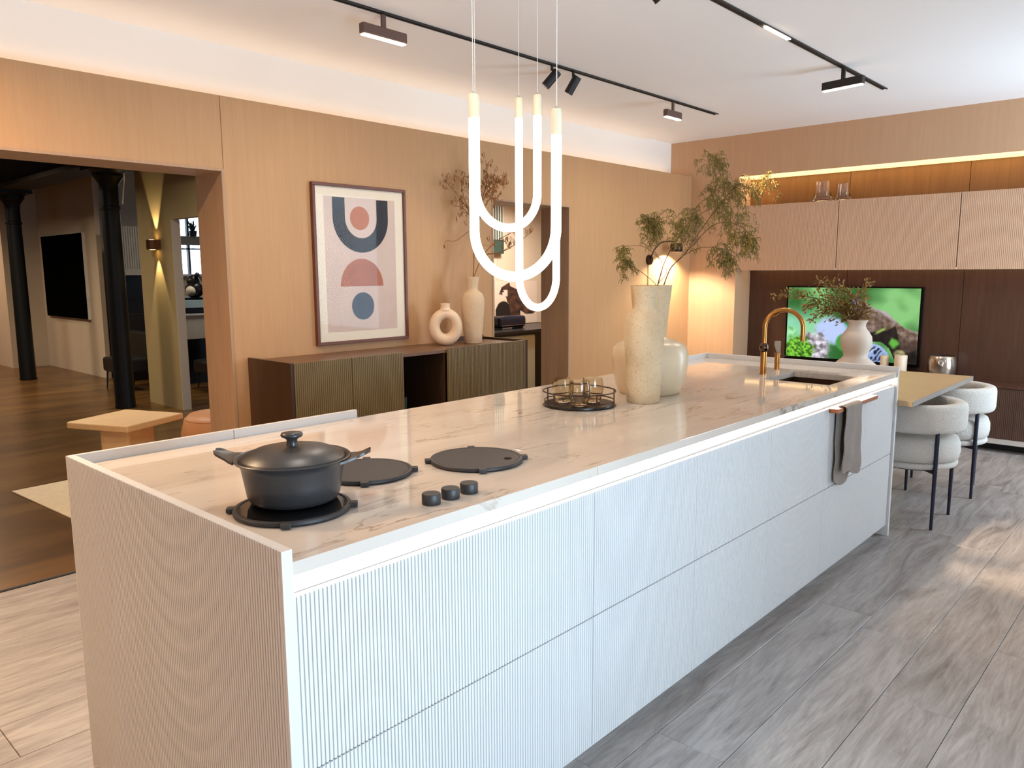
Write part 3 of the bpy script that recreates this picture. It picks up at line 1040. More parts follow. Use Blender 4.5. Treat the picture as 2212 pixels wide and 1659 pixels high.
for i, (y0, y1) in enumerate(YU):
    t = thing('low_cabinet', (XT + 0.15, (y0 + y1) / 2, 0), LL4[i], 'cabinet', 'low cabinets of the cabinet wall')
    B(XT + 0.02, 6.58, y1, y0, 0.115, 0.515).build('carcass', 'walnut', t)
    MB().flutes('y', y1, y0, XT, XT + 0.019, 0.117, 0.512, pitch=0.0125, depth=0.004).build('door', 'walnut_flute', t)
    B(XT + 0.004, 6.56, y1, y0, 0.072, 0.114).build('bottom_rail', 'strip_grey', t)
    B(6.42, 6.56, y1, y0, 0.0, 0.072).build('plinth', 'plinth_dark', t)
tag(B(XT - 0.004, 6.583, -1.54, 2.238, 0.516, 0.535).build('cabinet_top', 'walnut', None, bevel=0.001), 'long dark wooden top over the low cabinets below the television', 'cabinet top')
# lights of the cabinet wall
tag(B(XT + 0.006, 6.528, -1.54, 2.236, 2.309, 2.3165).build('shelf_ceiling_glow', 'shelf_glow', None), 'amber glow sheet put in for the lit ceiling of the open shelf', 'light panel')  # emissive sheet stands in for light falling on the shelf ceiling
area('shelf_down_light', (6.41, 0.35, 2.305), (6.41, 0.35, 0), 0.18, 3.6, 2.6, (1.0, 0.68, 0.30))
area('shelf_side_light', (6.40, 2.0, 2.25), (6.40, 2.24, 2.17), 0.05, 0.2, 0.5, WARM)
tag(B(6.47, 6.50, -1.5, 2.2, 1.447, 1.4555).build('niche_light', 'niche_glow', None), 'slim warm light strip under the wall cabinets', 'light strip')
area('low_ledge_light', (6.52, -0.9, 1.42), (6.50, -0.9, 0.5), 0.06, 1.1, 5, WARM)

# glasses on the open shelf
for (y0, k, lb) in ((1.474, 1.0, 'larger clear glass with thick base on the lit shelf'), (1.296, 0.82, 'smaller clear glass with thick base on the lit shelf')):
    pr = [(0.0, 0.0), (0.072, 0.0), (0.082, 0.010), (0.083, 0.022), (0.074, 0.040), (0.068, 0.09), (0.062, 0.176), (0.0595, 0.176), (0.0655, 0.09), (0.069, 0.045), (0.066, 0.032), (0.0, 0.030)]
    tag(MB().lathe([(r * k, z * k) for r, z in pr], (6.36, y0, 2.0445), 40, cap=False).build('glass_tumbler', 'glass_clear', None, smooth=True, sharp=60), lb, 'glass', 'glasses on the lit shelf')

# television
t = thing('television', (6.56, 1.25, 0.60), 'flat television on the dark wall showing a green nature film', 'television')
ty0, ty1, tz0, tz1 = 0.648, 1.836, 0.600, 1.292
mb = MB().box(6.548, 6.584, ty0, ty1, tz0, tz1)
mb.build('housing', 'screen_black', t, bevel=0.004)
fr = MB()
fr.box(6.540, 6.5475, ty0, ty1, tz1 - 0.012, tz1).box(6.540, 6.5475, ty0, ty1, tz0, tz0 + 0.026).box(6.540, 6.5475, ty0, ty0 + 0.016, tz0 + 0.026, tz1 - 0.012).box(6.540, 6.5475, ty1 - 0.016, ty1, tz0 + 0.026, tz1 - 0.012)
fr.build('bezel', 'screen_black', t)

BODY = [(0.50, 0.18), (0.54, 0.12), (0.60, 0.20), (0.68, 0.27), (0.77, 0.32), (0.82, 0.40), (0.90, 0.52), (1.01, 0.58), (1.01, 1.01), (0.93, 1.01), (0.85, 0.82), (0.80, 0.74), (0.62, 0.72), (0.56, 0.58), (0.52, 0.45)]
MOUTH = [(0.57, 0.56), (0.66, 0.60), (0.78, 0.57), (0.84, 0.50), (0.86, 0.62), (0.88, 0.80), (0.94, 0.85), (1.0, 0.80), (1.0, 1.0), (0.86, 1.0), (0.80, 0.80), (0.74, 0.72), (0.62, 0.72)]


def film(u, v):
    n = noise.noise(Vector((u * 4.2, v * 2.6, 1.3)))
    n2 = noise.noise(Vector((u * 26, v * 16, 4.1)))
    n3 = noise.noise(Vector((u * 60, v * 36, 7.7)))
    c = mixt((40, 100, 44), (134, 198, 122), 0.5 + 1.1 * n + 0.5 * noise.noise(Vector((u * 9, v * 6, 8.0))))
    c = mixt(c, (150, 226, 190), sstep(0.45, 0.0, u) * sstep(0.2, 0.5, v) * 0.9)
    d = math.hypot((u - 0.36) / 0.15, (v - 0.60) / 0.22) + 0.15 * n2
    c = mixt(c, (186, 204, 250), sstep(1.1, 0.6, d))
    d = math.hypot((u - 0.47) / 0.07, (v - 0.76) / 0.13)
    c = mixt(c, (72, 150, 66), sstep(1.1, 0.8, d))
    d = math.hypot((u - 0.22) / 0.14, (v - 0.86) / 0.24) + 0.3 * n2
    c = mixt(c, mixt((120, 112, 118), (236, 232, 244), 0.5 + 1.3 * n2 + 0.5 * n3), sstep(1.15, 0.75, d))
    d = math.hypot((u - 0.09) / 0.14, (v - 0.92) / 0.22) + 0.3 * n2
    c = mixt(c, mixt((42, 84, 24), (132, 214, 60), 0.5 + 1.2 * n3 + 0.5 * n2), sstep(1.1, 0.8, d))
    d = math.hypot((u - 0.02) / 0.07, (v - 0.66) / 0.10)
    c = mixt(c, mixt((90, 180, 90), (200, 250, 200), 0.5 + n2), sstep(1.1, 0.8, d) * 0.8)
    if inpoly(u + 0.012 * n2, v + 0.012 * n2, BODY):
        top_ = 0.12 + 0.95 * max(0.0, u - 0.54)
        c = mixt((84, 62, 48), (150, 132, 122), 0.5 + 0.8 * n2 + 0.5 * n3)
        c = mixt(c, (206, 200, 206), sstep(0.09, 0.0, v - top_) * 0.7)
        c = mixt(c, (120, 134, 210), sstep(0.66, 0.52, u) * sstep(0.45, 0.2, v) * 0.8)
        c = mixt(c, (44, 32, 28), sstep(0.55, 0.75, v - 0.25 * (u - 0.7)) * 0.7)
    if inpoly(u, v, MOUTH):
        c = mixt((8, 8, 10), (36, 28, 26), 0.5 + n2)
    d = math.hypot((u - 0.665) / 0.125, (v - 0.90) / 0.15)
    if d < 1 or (v > 0.86 and 0.56 < u < 0.80):
        c = mixt((120, 146, 196), (176, 198, 236), 0.5 + n2)
        if 0.25 < d < 0.8 and math.sin((u * 9 + v * 4) * 20 + 4 * n2) > 0.15 and u > 0.58:
            c = (18, 28, 56)
    d = math.hypot((u - 0.835 + 0.02 * n2) / 0.035, (v - 0.74 + 0.02 * n2) / 0.07)
    c = mixt(c, (96, 176, 66), sstep(1.3, 0.5, d))
    d = math.hypot((u - 0.735) / 0.045, (v - 0.575 + (u - 0.735) * 1.1) / 0.022)
    c = mixt(c, (140, 180, 84), sstep(1.3, 0.4, d))
    d = math.hypot((u - 0.88) / 0.045, (v - 0.87) / 0.06)
    c = mixt(c, mixt((110, 104, 70), (190, 184, 130), 0.5 + n2), sstep(1.15, 0.6, d))
    return c


picture_mesh('screen', 'screen_picture', t, (6.5395, ty1 - 0.016, tz1 - 0.012), (0, -(ty1 - ty0 - 0.032), 0), (0, 0, -(tz1 - tz0 - 0.038)), 200, 116, film)

# wine bucket and candles on the low cabinet
t = thing('wine_bucket', (6.40, 0.43, 0.535), 'rounded polished steel wine bucket with ring handle behind the dining table', 'bucket')
bc = (6.40, 0.43, 0.5355)
MB().lathe([(0.0, 0), (0.070, 0), (0.082, 0.006), (0.100, 0.05), (0.107, 0.10), (0.105, 0.15), (0.096, 0.196), (0.094, 0.198), (0.101, 0.15), (0.103, 0.10), (0.095, 0.05), (0.075, 0.012), (0, 0.01)], bc, 56, cap=False).build('body', 'bucket_steel', t, smooth=True, sharp=60)
ha = math.atan2(-1.667, -7.1)
hx, hy = bc[0] + 0.107 * math.cos(ha), bc[1] + 0.107 * math.sin(ha)
MB().lathe([(0, -0.012), (0.008, -0.010), (0.012, 0), (0.008, 0.010), (0, 0.012)], (hx, hy, bc[2] + 0.125), 16).build('boss', 'chrome', t, smooth=True)
MB().tube([(hx - 0.006, hy + 0.026 * math.cos(a) * 1.0, bc[2] + 0.155 + 0.03 * math.sin(a)) for a in [2 * PI * i / 24 for i in range(24)]], 0.003, 8, closed=True).build('ring', 'chrome', t, smooth=True)
for (y0, r, h, x0, lb) in ((0.735, 0.050, 0.185, 6.35, 'thick cream pillar candle beside the wine bucket'), (0.872, 0.034, 0.17, 6.37, 'thin cream pillar candle next to the table vase')):
    t = thing('pillar_candle', (x0, y0, 0.535), lb, 'candle', 'pillar candles on the low cabinet')
    MB().lathe([(0, 0), (r * .96, 0), (r, 0.004), (r, h - 0.006), (r * .93, h), (r * .5, h - 0.003), (0, h - 0.004)], (x0, y0, 0.5355), 36).build('wax', 'candle_wax', t, smooth=True, sharp=40)
    MB().tube([(x0, y0, 0.5355 + h - 0.004), (x0 + 0.001, y0, 0.5355 + h + 0.012)], 0.0014, 6).build('wick', 'plinth_dark', t)

# wall lamp with arm in the corner
t = thing('wall_lamp', (5.52, YW, 1.54), 'bronze swing-arm wall lamp glowing behind the green branches', 'wall lamp')
mb = MB()
mb.tube([(5.518, YW - 0.0005, 1.542), (5.518, YW - 0.010, 1.542), (5.518, YW - 0.022, 1.542)], [0.048, 0.047, 0.043], 32).build('wall_plate', 'bronze_dark', t, smooth=True, sharp=40)
ap = smooth_path([(5.518, YW - 0.02, 1.545), (5.520, YW - 0.05, 1.62), (5.55, YW - 0.10, 1.69), (5.64, YW - 0.12, 1.712), (5.74, YW - 0.125, 1.712), (5.80, YW - 0.125, 1.700)], 8)
MB().tube(ap, 0.006, 10).build('arm', 'bronze_dark', t, smooth=True)
lc = (5.80, YW - 0.125, 1.60)
sh = MB().lathe([(0.022, 0.10), (0.050, 0.098), (0.058, 0.088), (0.060, 0.02), (0.058, 0.018), (0.056, 0.085), (0.02, 0.092)], lc, 40, cap=False).build('shade', 'bronze_dark', t, smooth=True, sharp=50)
MB().lathe([(0.0, 0.09), (0.02, 0.085), (0.026, 0.065), (0.02, 0.045), (0, 0.04)], lc, 24).build('bulb', 'lamp_glow', sh, smooth=True)
MB().tube([(5.512, YW - 0.004, 1.495), (5.511, YW - 0.004, 0.9), (5.510, YW - 0.004, 0.02)], 0.003, 6).build('cord', 'cord_grey', t)
spot('wall_lamp_light', (lc[0], lc[1], 1.66), (lc[0] - 0.02, lc[1] + 0.05, 0.3), 240, (1.0, 0.86, 0.64), 140, 0.45, 0.03)

# ================================================================ DINING TABLE AND CHAIRS
t = thing('dining_table', (4.33, 0.4, 0), 'pale oak dining table joined to the end of the island', 'table')
B(3.672, 5.0, -0.084, 0.90, 0.720, 0.748).build('table_top', 'table_oak', t)
B(3.672, 5.002, -0.088, -0.0842, 0.720, 0.748).build('edge_band', 'edge_grey', t)
B(5.0002, 5.004, -0.088, 0.90, 0.720, 0.748).build('edge_band', 'edge_grey', t)
B(4.86, 4.90, 0.55, 0.88, 0.0, 0.7198).build('leg_panel', 'edge_grey', t)


def make_chair():
    root = thing('dining_chair', (0, 0, 0))
    # backrest: padded C-shaped band, open towards +y
    vs, fs = [], []
    sec = []
    hw, hh, rr = 0.038, 0.080, 0.034
    for k in range(20):
        a = 2 * PI * k / 20
        ex = 0.55
        sx = math.copysign(abs(math.cos(a)) ** ex, math.cos(a)) * hw
        sz = math.copysign(abs(math.sin(a)) ** 0.42, math.sin(a)) * hh
        sec.append((sx, sz))
    na = 44
    for i in range(na + 1):
        u = i / na
        ang = math.radians(-90 - 118 + 236 * u)
        tp = min(1.0, math.sin(PI * min(u, 1 - u) / 0.06 / 2) if min(u, 1 - u) < 0.06 else 1.0)
        tp = max(tp, 0.02)
        for sx, sz in sec:
            r = 0.243 + sx * (0.35 + 0.65 * tp)
            vs.append((r * math.cos(ang), r * math.sin(ang), 0.622 + sz * (0.45 + 0.55 * tp)))
    ns = len(sec)
    for i in range(na):
        for k in range(ns):
            k2 = (k + 1) % ns
            fs.append((i * ns + k, i * ns + k2, (i + 1) * ns + k2, (i + 1) * ns + k))
    fs.append(tuple(range(ns)))
    fs.append(tuple(na * ns + k for k in range(ns - 1, -1, -1)))
    MB().add(vs, fs).build('backrest', 'boucle', root, smooth=True)
    MB().lathe([(0, 0.372), (0.235, 0.372), (0.252, 0.385), (0.258, 0.42), (0.256, 0.465), (0.243, 0.498), (0.215, 0.515), (0.12, 0.522), (0, 0.523)], (0, 0, 0), 60).build('seat', 'boucle', root, smooth=True, sharp=80)
    MB().lathe([(0, 0.334), (0.225, 0.334), (0.244, 0.339), (0.250, 0.352), (0.247, 0.366), (0.236, 0.3715), (0, 0.3715)], (0, 0, 0), 60).build('seat_base', 'boucle', root, smooth=True, sharp=80)
    fr_ = MB()
    fr_.lathe([(0.0, 0.318), (0.175, 0.318), (0.200, 0.326), (0.200, 0.3335), (0, 0.3335)], (0, 0, 0), 40)
    for sx in (-1, 1):
        fr_.obox((0, 0, 0.326), math.radians(45 * sx), 0.26, 0.012, 0.0075)
    fr_.build('seat_frame', 'navy_leg', root)
    for sx in (-1, 1):
        for sy in (-1, 1):
            MB().tube([(0.185 * sx, 0.185 * sy, 0), (0.185 * sx, 0.185 * sy, 0.30), (0.185 * sx, 0.185 * sy, 0.552)], [0.0085, 0.0115, 0.0115], 12).build('leg', 'navy_leg', root, smooth=True, sharp=60)
            MB().obox((0.168 * sx, 0.168 * sy, 0.330), math.radians(45) * sx * sy, 0.03, 0.01, 0.006).build('leg_bracket', 'navy_leg', root)
    return root


ch = make_chair()
tag(ch, 'cream boucle armchair with dark legs, next to the island panel', 'chair', 'chairs at the dining table')
c2 = copy_tree(ch)
tag(c2, 'cream boucle armchair with dark legs, nearer the low cabinet', 'chair', 'chairs at the dining table')
ch.location = (4.097, 0.025, 0)
c2.location = (4.89, 0.035, 0)
c2.rotation_euler = (0, 0, math.radians(10))

# vase with sprigs on the table
TV = (4.35, 0.445, 0.7482)
tag(MB().lathe([(0.0, 0), (0.10, 0), (0.128, 0.010), (0.142, 0.035), (0.142, 0.065), (0.128, 0.095), (0.10, 0.120), (0.078, 0.138), (0.070, 0.152), (0.074, 0.172), (0.087, 0.205), (0.094, 0.240), (0.090, 0.275),
                (0.072, 0.305), (0.056, 0.325), (0.050, 0.340), (0.052, 0.356), (0.064, 0.378), (0.062, 0.379), (0.048, 0.357), (0.045, 0.34), (0.0, 0.33)], TV, 64, cap=False).build('gourd_vase', 'ceramic_white', None, smooth=True, sharp=70),
    'pale gourd-shaped vase with leafy sprigs on the dining table', 'vase')
SPRIG = [
 [(4.401,0.469,1.121),(4.392,0.528,1.213),(4.336,0.626,1.242),(4.258,0.746,1.272),(4.189,0.855,1.290),(4.139,0.931,1.257)],
 [(4.401,0.469,1.121),(4.362,0.533,1.229),(4.320,0.595,1.317),(4.289,0.638,1.370),(4.239,0.690,1.370)],
 [(4.407,0.462,1.120),(4.437,0.487,1.228),(4.492,0.475,1.300),(4.560,0.449,1.367)],
 [(4.397,0.473,1.121),(4.337,0.550,1.185),(4.265,0.625,1.180),(4.192,0.687,1.108)],
 [(4.401,0.469,1.121),(4.319,0.587,1.191),(4.252,0.682,1.229),(4.207,0.736,1.191)],
 [(4.405,0.464,1.120),(4.402,0.430,1.186),(4.376,0.416,1.231)],
 [(4.401,0.469,1.121),(4.402,0.520,1.272),(4.383,0.574,1.331)],
]
SPL = ['long sprig reaching left across the television from the gourd vase', 'sprig with bent bare tip above the television edge', 'upright sprig leaning right in the gourd vase',
       'sprig drooping low over the tap side of the gourd vase', 'broad leafy sprig in the middle of the gourd vase bunch', 'short sprig at the right rim of the gourd vase', 'short upright sprig in the centre of the gourd vase']


def leaf_quad(mb, p, d, n_, ln, w):
    d = d.normalized()
    s_ = d.cross(n_)
    if s_.length < 1e-4:
        s_ = d.cross(Vector((0.2, 0.5, 1)))
    s_.normalize()
    up = s_.cross(d)
    mb.add([p, p + d * ln * 0.45 + s_ * w + up * w * 0.3, p + d * ln, p + d * ln * 0.45 - s_ * w + up * w * 0.3], [(0, 1, 2), (0, 2, 3)])


random.seed(9)
for i, pl in enumerate(SPRIG):
    root = thing('leafy_sprig', pl[0], SPL[i], 'sprig', 'sprigs in the gourd vase')
    st_, lf = MB(), MB()
    p0 = Vector((TV[0], TV[1], TV[2] + 0.34))
    sp = smooth_path([tuple(p0 + Vector((0.01, 0.01, 0)))] + pl, 8)
    st_.tube(sp, 0.0022, 6)
    for k in range(8, len(sp) - 1):
        fr_ = k / len(sp)
        if i in (0, 1) and fr_ > 0.86:
            if random.random() > 0.35:
                continue
        for _ in range(9 if fr_ < 0.7 else 5):
            tdir = (sp[min(k + 1, len(sp) - 1)] - sp[k - 1]).normalized()
            rd = Vector((random.gauss(0, 1), random.gauss(0, 1), random.gauss(0, 1)))
            rd = (rd - tdir * rd.dot(tdir)).normalized()
            ext = random.uniform(0.0, 0.075 if fr_ < 0.62 else 0.025)
            pb = sp[k] + rd * ext + tdir * ext * 0.5
            if ext > 0.02:
                st_.tube([sp[k], sp[k] + rd * ext * 0.5 + tdir * ext * 0.2, pb], 0.0007, 3, cap=False)
            leaf_quad(lf, pb, tdir * 0.8 + rd, Vector((random.gauss(0, 1), random.gauss(0, 1), random.gauss(0, 1))), random.uniform(0.017, 0.029), random.uniform(0.005, 0.008))
    st_.build('stem', 'bark', root, smooth=True)
    stuff(lf.build('leaves', 'sprig_leaf', root))

# ================================================================ SIDEBOARD SIDE
t = thing('sideboard', (2.37, 2.52, 0), 'long dark bronze sideboard with fluted doors and one open bay', 'sideboard')
sx0, sx1, sy0, sy1, sz = 1.443, 3.31, 2.30, 2.735, 0.970
B(sx0, sx0 + 0.018, sy0, sy1, 0.0, sz).build('side_panel', 'side_dark', t, bevel=0.001)
B(sx1 - 0.018, sx1, sy0, sy1, 0.0, sz).build('side_panel', 'side_dark', t, bevel=0.001)
B(sx0 + 0.018, sx1 - 0.018, sy0 + 0.021, sy1, 0.937, 0.955).build('top_board', 'side_top', t)
B(sx0 + 0.018, sx1 - 0.018, sy0 + 0.03, sy1, 0.06, 0.08).build('bottom_board', 'side_dark', t)
B(sx0 + 0.018, sx1 - 0.018, sy1 - 0.012, sy1, 0.08, 0.937).build('back_board', 'side_dark', t)
B(3.0, sx1 - 0.018, sy1 - 0.020, sy1 - 0.001, 0.9555, 0.985).build('back_lip', 'side_dark', t)
for x0 in (2.195, 2.545):
    B(x0, x0 + 0.014, sy0 + 0.03, sy1 - 0.012, 0.08, 0.937).build('divider', 'side_dark', t)
for k, (x0, x1) in enumerate(((1.465, 1.829), (1.833, 2.200), (2.562, 2.940), (2.944, 3.290))):
    MB().flutes('x', x0, x1, sy0, sy0 + 0.019, 0.065, 0.967, pitch=0.0125, depth=0.004).build('door', 'side_front', t)
B(2.21, 2.545, sy0 + 0.06, sy1 - 0.012, 0.50, 0.515).build('shelf', 'side_dark', t)
B(2.2105, 2.222, sy0 + 0.035, sy0 + 0.12, 0.75, 0.935).build('hinge_plate', 'strip_grey', t)
B(sx0 + 0.05, sx1 - 0.05, sy0 + 0.06, sy1 - 0.02, 0.0, 0.06).build('plinth', 'plinth_dark', t)
tag(MB().lathe([(0, 0), (0.04, 0), (0.046, 0.005), (0.052, 0.16), (0.048, 0.16), (0.042, 0.01), (0, 0.009)], (2.275, 2.45, 0.5155), 28, cap=False).build('green_pot', 'book_green', None, smooth=True), 'dark green pot in the open bay of the sideboard', 'pot')

# ring vase
RV = Vector((2.755, 2.535, 0.9555))
t = thing('ring_vase', RV, 'peach ceramic ring-shaped vase with hole, on the sideboard', 'vase')
ang = math.atan2(-0.60, 0.80)
eu = Vector((math.cos(ang), math.sin(ang), 0))
en = Vector((math.sin(ang), -math.cos(ang), 0))
vs, fs = [], []
NA, NB = 64, 20
for i in range(NA):
    a = 2 * PI * i / NA
    mr = 0.036 + 0.004 * max(0, -math.sin(a))
    ctr = RV + eu * (0.074 * math.cos(a)) + Vector((0, 0, 0.124 + 0.0855 * math.sin(a)))
    rad = (eu * (math.cos(a)) + Vector((0, 0, math.sin(a)))).normalized()
    for j in range(NB):
        b_ = 2 * PI * j / NB
        p = ctr + rad * mr * math.cos(b_) + en * 0.042 * math.sin(b_)
        p.z = max(p.z, RV.z)
        vs.append(p)
for i in range(NA):
    for j in range(NB):
        i2, j2 = (i + 1) % NA, (j + 1) % NB
        fs.append((i * NB + j, i2 * NB + j, i2 * NB + j2, i * NB + j2))
MB().add(vs, fs).build('ring', 'ceramic_peach', t, smooth=True, sharp=70)
MB().lathe([(0.040, 0.232), (0.032, 0.246), (0.030, 0.262), (0.033, 0.277), (0.030, 0.278), (0.026, 0.262), (0.0, 0.25)], tuple(RV), 32, cap=False).build('neck', 'ceramic_peach', t, smooth=True, sharp=70)

# tall vase with dried stems
VT = (2.995, 2.522, 0.9555)
tag(MB().lathe([(0.0, 0), (0.058, 0), (0.061, 0.004), (0.066, 0.08), (0.076, 0.20), (0.081, 0.27), (0.079, 0.305), (0.068, 0.335), (0.050, 0.350), (0.040, 0.356), (0.037, 0.372), (0.041, 0.41), (0.047, 0.449),
                (0.045, 0.450), (0.037, 0.41), (0.032, 0.37), (0, 0.36)], VT, 56, cap=False).build('neck_vase', 'ceramic_ivory', None, smooth=True, sharp=60), 'tall beige stoneware vase of dried stems on the sideboard', 'vase')
DRY = [
 [(3.049,2.560,1.404),(3.054,2.563,1.524),(3.056,2.571,1.649),(3.039,2.585,1.711),(2.961,2.641,1.648),(2.893,2.660,1.647),(2.871,2.660,1.616)],
 [(3.049,2.560,1.404),(3.061,2.569,1.571),(3.067,2.598,1.805),(3.025,2.657,1.930),(2.923,2.660,2.015),(2.869,2.660,2.041)],
 [(3.062,2.571,1.524),(3.073,2.595,1.774),(3.031,2.642,1.868),(2.954,2.660,1.880)],
 [(3.067,2.575,1.571),(3.104,2.582,1.806),(3.152,2.560,1.963),(3.177,2.552,2.072),(3.185,2.558,2.157)],
 [(3.106,2.584,1.807),(3.155,2.540,1.962),(3.206,2.478,2.038),(3.233,2.431,2.067)],
 [(3.057,2.566,1.477),(3.108,2.522,1.555),(3.180,2.458,1.648),(3.237,2.402,1.695),(3.257,2.378,1.710)],
 [(3.111,2.525,1.555),(3.145,2.404,1.569),(3.170,2.299,1.613),(3.219,2.177,1.701)],
 [(3.087,2.584,1.712),(3.122,2.531,1.867),(3.137,2.480,1.926),(3.145,2.422,1.923)],
 [(3.138,2.569,1.901),(3.162,2.556,1.994),(3.204,2.516,2.063)],
 [(3.081,2.612,1.807),(3.047,2.643,1.931),(3.031,2.652,2.038),(3.040,2.624,2.097)],
]
random.seed(21)
DG = [((1, 2, 9), 'dried brown stem leaning left over the sideboard, with curled pods'), ((3, 4, 7, 8), 'tall dried brown stem crowned with dense pods, on the sideboard'), ((0,), 'thin dried stem with hooked tip bending left above the sideboard'), ((5, 6), 'dried brown stem spreading right in front of the doorway')]
for idx, lb in DG:
    root = thing('dried_stem', DRY[idx[0]][0], lb, 'dried stem', 'dried stems in the tall vase')
    st_, pd = MB(), MB()
    for q in idx:
        pl = DRY[q]
        p = [tuple(v_) for v_ in pl]
        if q in (0, 1, 3, 5):
            p = [(VT[0] + 0.01, VT[1] + 0.005, 1.33), (VT[0] + 0.028, VT[1] + 0.02, 1.39)] + p[1:]
        sp = smooth_path(p, 6)
        st_.tube(sp, [0.004 * (1 - 0.65 * i / len(sp)) for i in range(len(sp))], 6)
        nn = 0 if q == 0 else (26 if q in (3, 4, 7, 8) else 17)
        for _ in range(nn):
            k = random.randint(len(sp) // 2, len(sp) - 1)
            a = sp[k]
            d = Vector((random.gauss(0, 1), random.gauss(0, 0.5), random.gauss(0.25, 0.8))).normalized()
            L_ = random.uniform(0.03, 0.085)
            e = a + d * L_
            if e.y > 2.71:
                e.y = 2.70
            tw = smooth_path([a, (a + e) / 2 + Vector((random.gauss(0, .008), random.gauss(0, .006), 0.01)), e], 4)
            st_.tube(tw, 0.0012, 4, cap=False)
            # curled pod: small loop with a hooked tip
            r = random.uniform(0.009, 0.017)
            n_ = Vector((random.gauss(0, 1), random.gauss(0, 1), random.gauss(0, .4))).normalized()
            u_ = n_.cross(Vector((0, 0, 1))).normalized()
            w_ = n_.cross(u_)
            lp = []
            for m_ in range(10):
                an = m_ / 9 * random.uniform(4.6, 6.0)
                rr = r * (1 - 0.05 * m_)
                q_ = e + u_ * rr * (math.cos(an) - 1) * 0.75 + w_ * rr * math.sin(an) * 1.5
                q_.y = min(q_.y, 2.725)
                lp.append(q_)
            pd.tube(lp, 0.0019, 4, cap=False)
            if random.random() < 0.6:
                pd.lathe([(0, -0.010), (0.004, -0.005), (0.005, 0.002), (0.002, 0.010), (0, 0.014)], tuple(e + Vector((0, 0, -0.003))), 6)
    if 0 in idx:
        e = Vector(DRY[0][-1])
        pd.lathe([(0, -0.024), (0.006, -0.012), (0.006, 0), (0, 0.006)], tuple(e), 8)
    st_.build('stem', 'dry_brown', root, smooth=True)
    if pd.v:
        stuff(pd.build('pods', 'dry_brown', root))

# framed print
t = thing('framed_print', (2.24, YW, 1.0), 'abstract print of arch and circles in a red-brown frame above the sideboard', 'picture')
fx0, fx1, fz0, fz1 = 1.888, 2.586, 1.003, 1.962
fy0, fy1 = YW - 0.030, YW - 0.001
fw = 0.019
for a in ((fx0, fx1, fz1 - fw, fz1), (fx0, fx1, fz0, fz0 + fw), (fx0, fx0 + fw, fz0 + fw, fz1 - fw), (fx1 - fw, fx1, fz0 + fw, fz1 - fw)):
    B(a[0], a[1], fy0, fy1, a[2], a[3]).build('frame', 'frame_brown', t, bevel=0.002)
B(fx0 + fw, fx1 - fw, fy0 + 0.012, fy1, fz0 + fw, fz1 - fw).build('mat_board', 'mat_cream', t)
yp = fy0 + 0.0112
pr = B(1.968, 2.500, yp - 0.0002, yp + 0.0007, 1.078, 1.888).build('sheet', 'print_mauve', t)


def flat(poly, name, mat, d=0.0009):
    MB().prism(poly, 'y', yp - d, yp - 0.0003).build(name, mat, pr)


cxp = 2.236
uo, ui = 0.208, 0.119
ub = 1.560
uc = ub + uo * 0.98
poly = [(cxp - uo, 1.884), (cxp - ui, 1.884)]
poly += [(cxp - ui * math.cos(PI * i / 32), 1.766 - ui * math.sin(PI * i / 32)) for i in range(33)]
poly += [(cxp + ui, 1.884), (cxp + uo, 1.884)]
poly += [(cxp + uo * math.cos(PI * i / 32), 1.766 - 0.207 * math.sin(PI * i / 32)) for i in range(33)]
flat(poly, 'arch', 'ink_navy')


def ell(cx_, cz_, rx, rz, n=40):
    return [(cx_ + rx * math.cos(2 * PI * i / n), cz_ + rz * math.sin(2 * PI * i / n)) for i in range(n)]


flat(ell(cxp - 0.010, 1.767, 0.072, 0.071), 'small_disc', 'ink_terracotta')
flat([(cxp - 0.004 + 0.162 * math.cos(PI * i / 32), 1.353 + 0.169 * math.sin(PI * i / 32)) for i in range(33)], 'half_disc', 'ink_rose')
flat(ell(cxp - 0.004, 1.230, 0.085, 0.085), 'blue_disc', 'ink_blue')
gl = B(fx0 + fw, fx1 - fw, fy0 + 0.006, fy0 + 0.0075, fz0 + fw, fz1 - fw).build('glazing', 'glass_pane', t)

# ================================================================ PENDANT LOOPS
def loop_light(name, L, R, zl, zr, zb, rad, label):
    L, R = Vector(L), Vector(R)
    m_ = (L + R) / 2
    hv = (R - L) / 2
    r = hv.length
    root = thing('loop_pendant', (m_.x, m_.y, zb), label, 'pendant lamp', 'glowing loop pendants over the island')
    rz = max(r, 0.118)
    zc = zb + rz
    cap = 0.072
    pts = [(L.x, L.y, zl - cap), (L.x, L.y, (zl + zc) / 2)]
    for i in range(33):
        a = PI + PI * i / 32
        pts.append((m_.x + hv.x * math.cos(a), m_.y + hv.y * math.cos(a), zc + rz * math.sin(a)))
    pts += [(R.x, R.y, (zr + zc) / 2), (R.x, R.y, zr - cap)]
    MB().tube(pts, rad, 20, cap=False).build('glow_tube', 'tube_glow', root, smooth=True)
    for (p, z) in ((L, zl), (R, zr)):
        cp = MB().lathe([(rad * 0.98, -cap), (rad * 0.99, -0.01), (rad * 0.9, 0.0), (0.0, 0.0)], (p.x, p.y, z), 24, cap=False).build('end_cap', 'pendant_cap', root, smooth=True, sharp=50)
        MB().lathe([(0, 0), (0.005, 0), (0.004, 0.008), (0, 0.009)], (p.x, p.y, z), 12).build('ferrule', 'strip_grey', cp)
        MB().tube([(p.x, p.y, z), (p.x, p.y, CZ - 0.001)], 0.0011, 6).build('cable', 'cable_white', root)
    return root


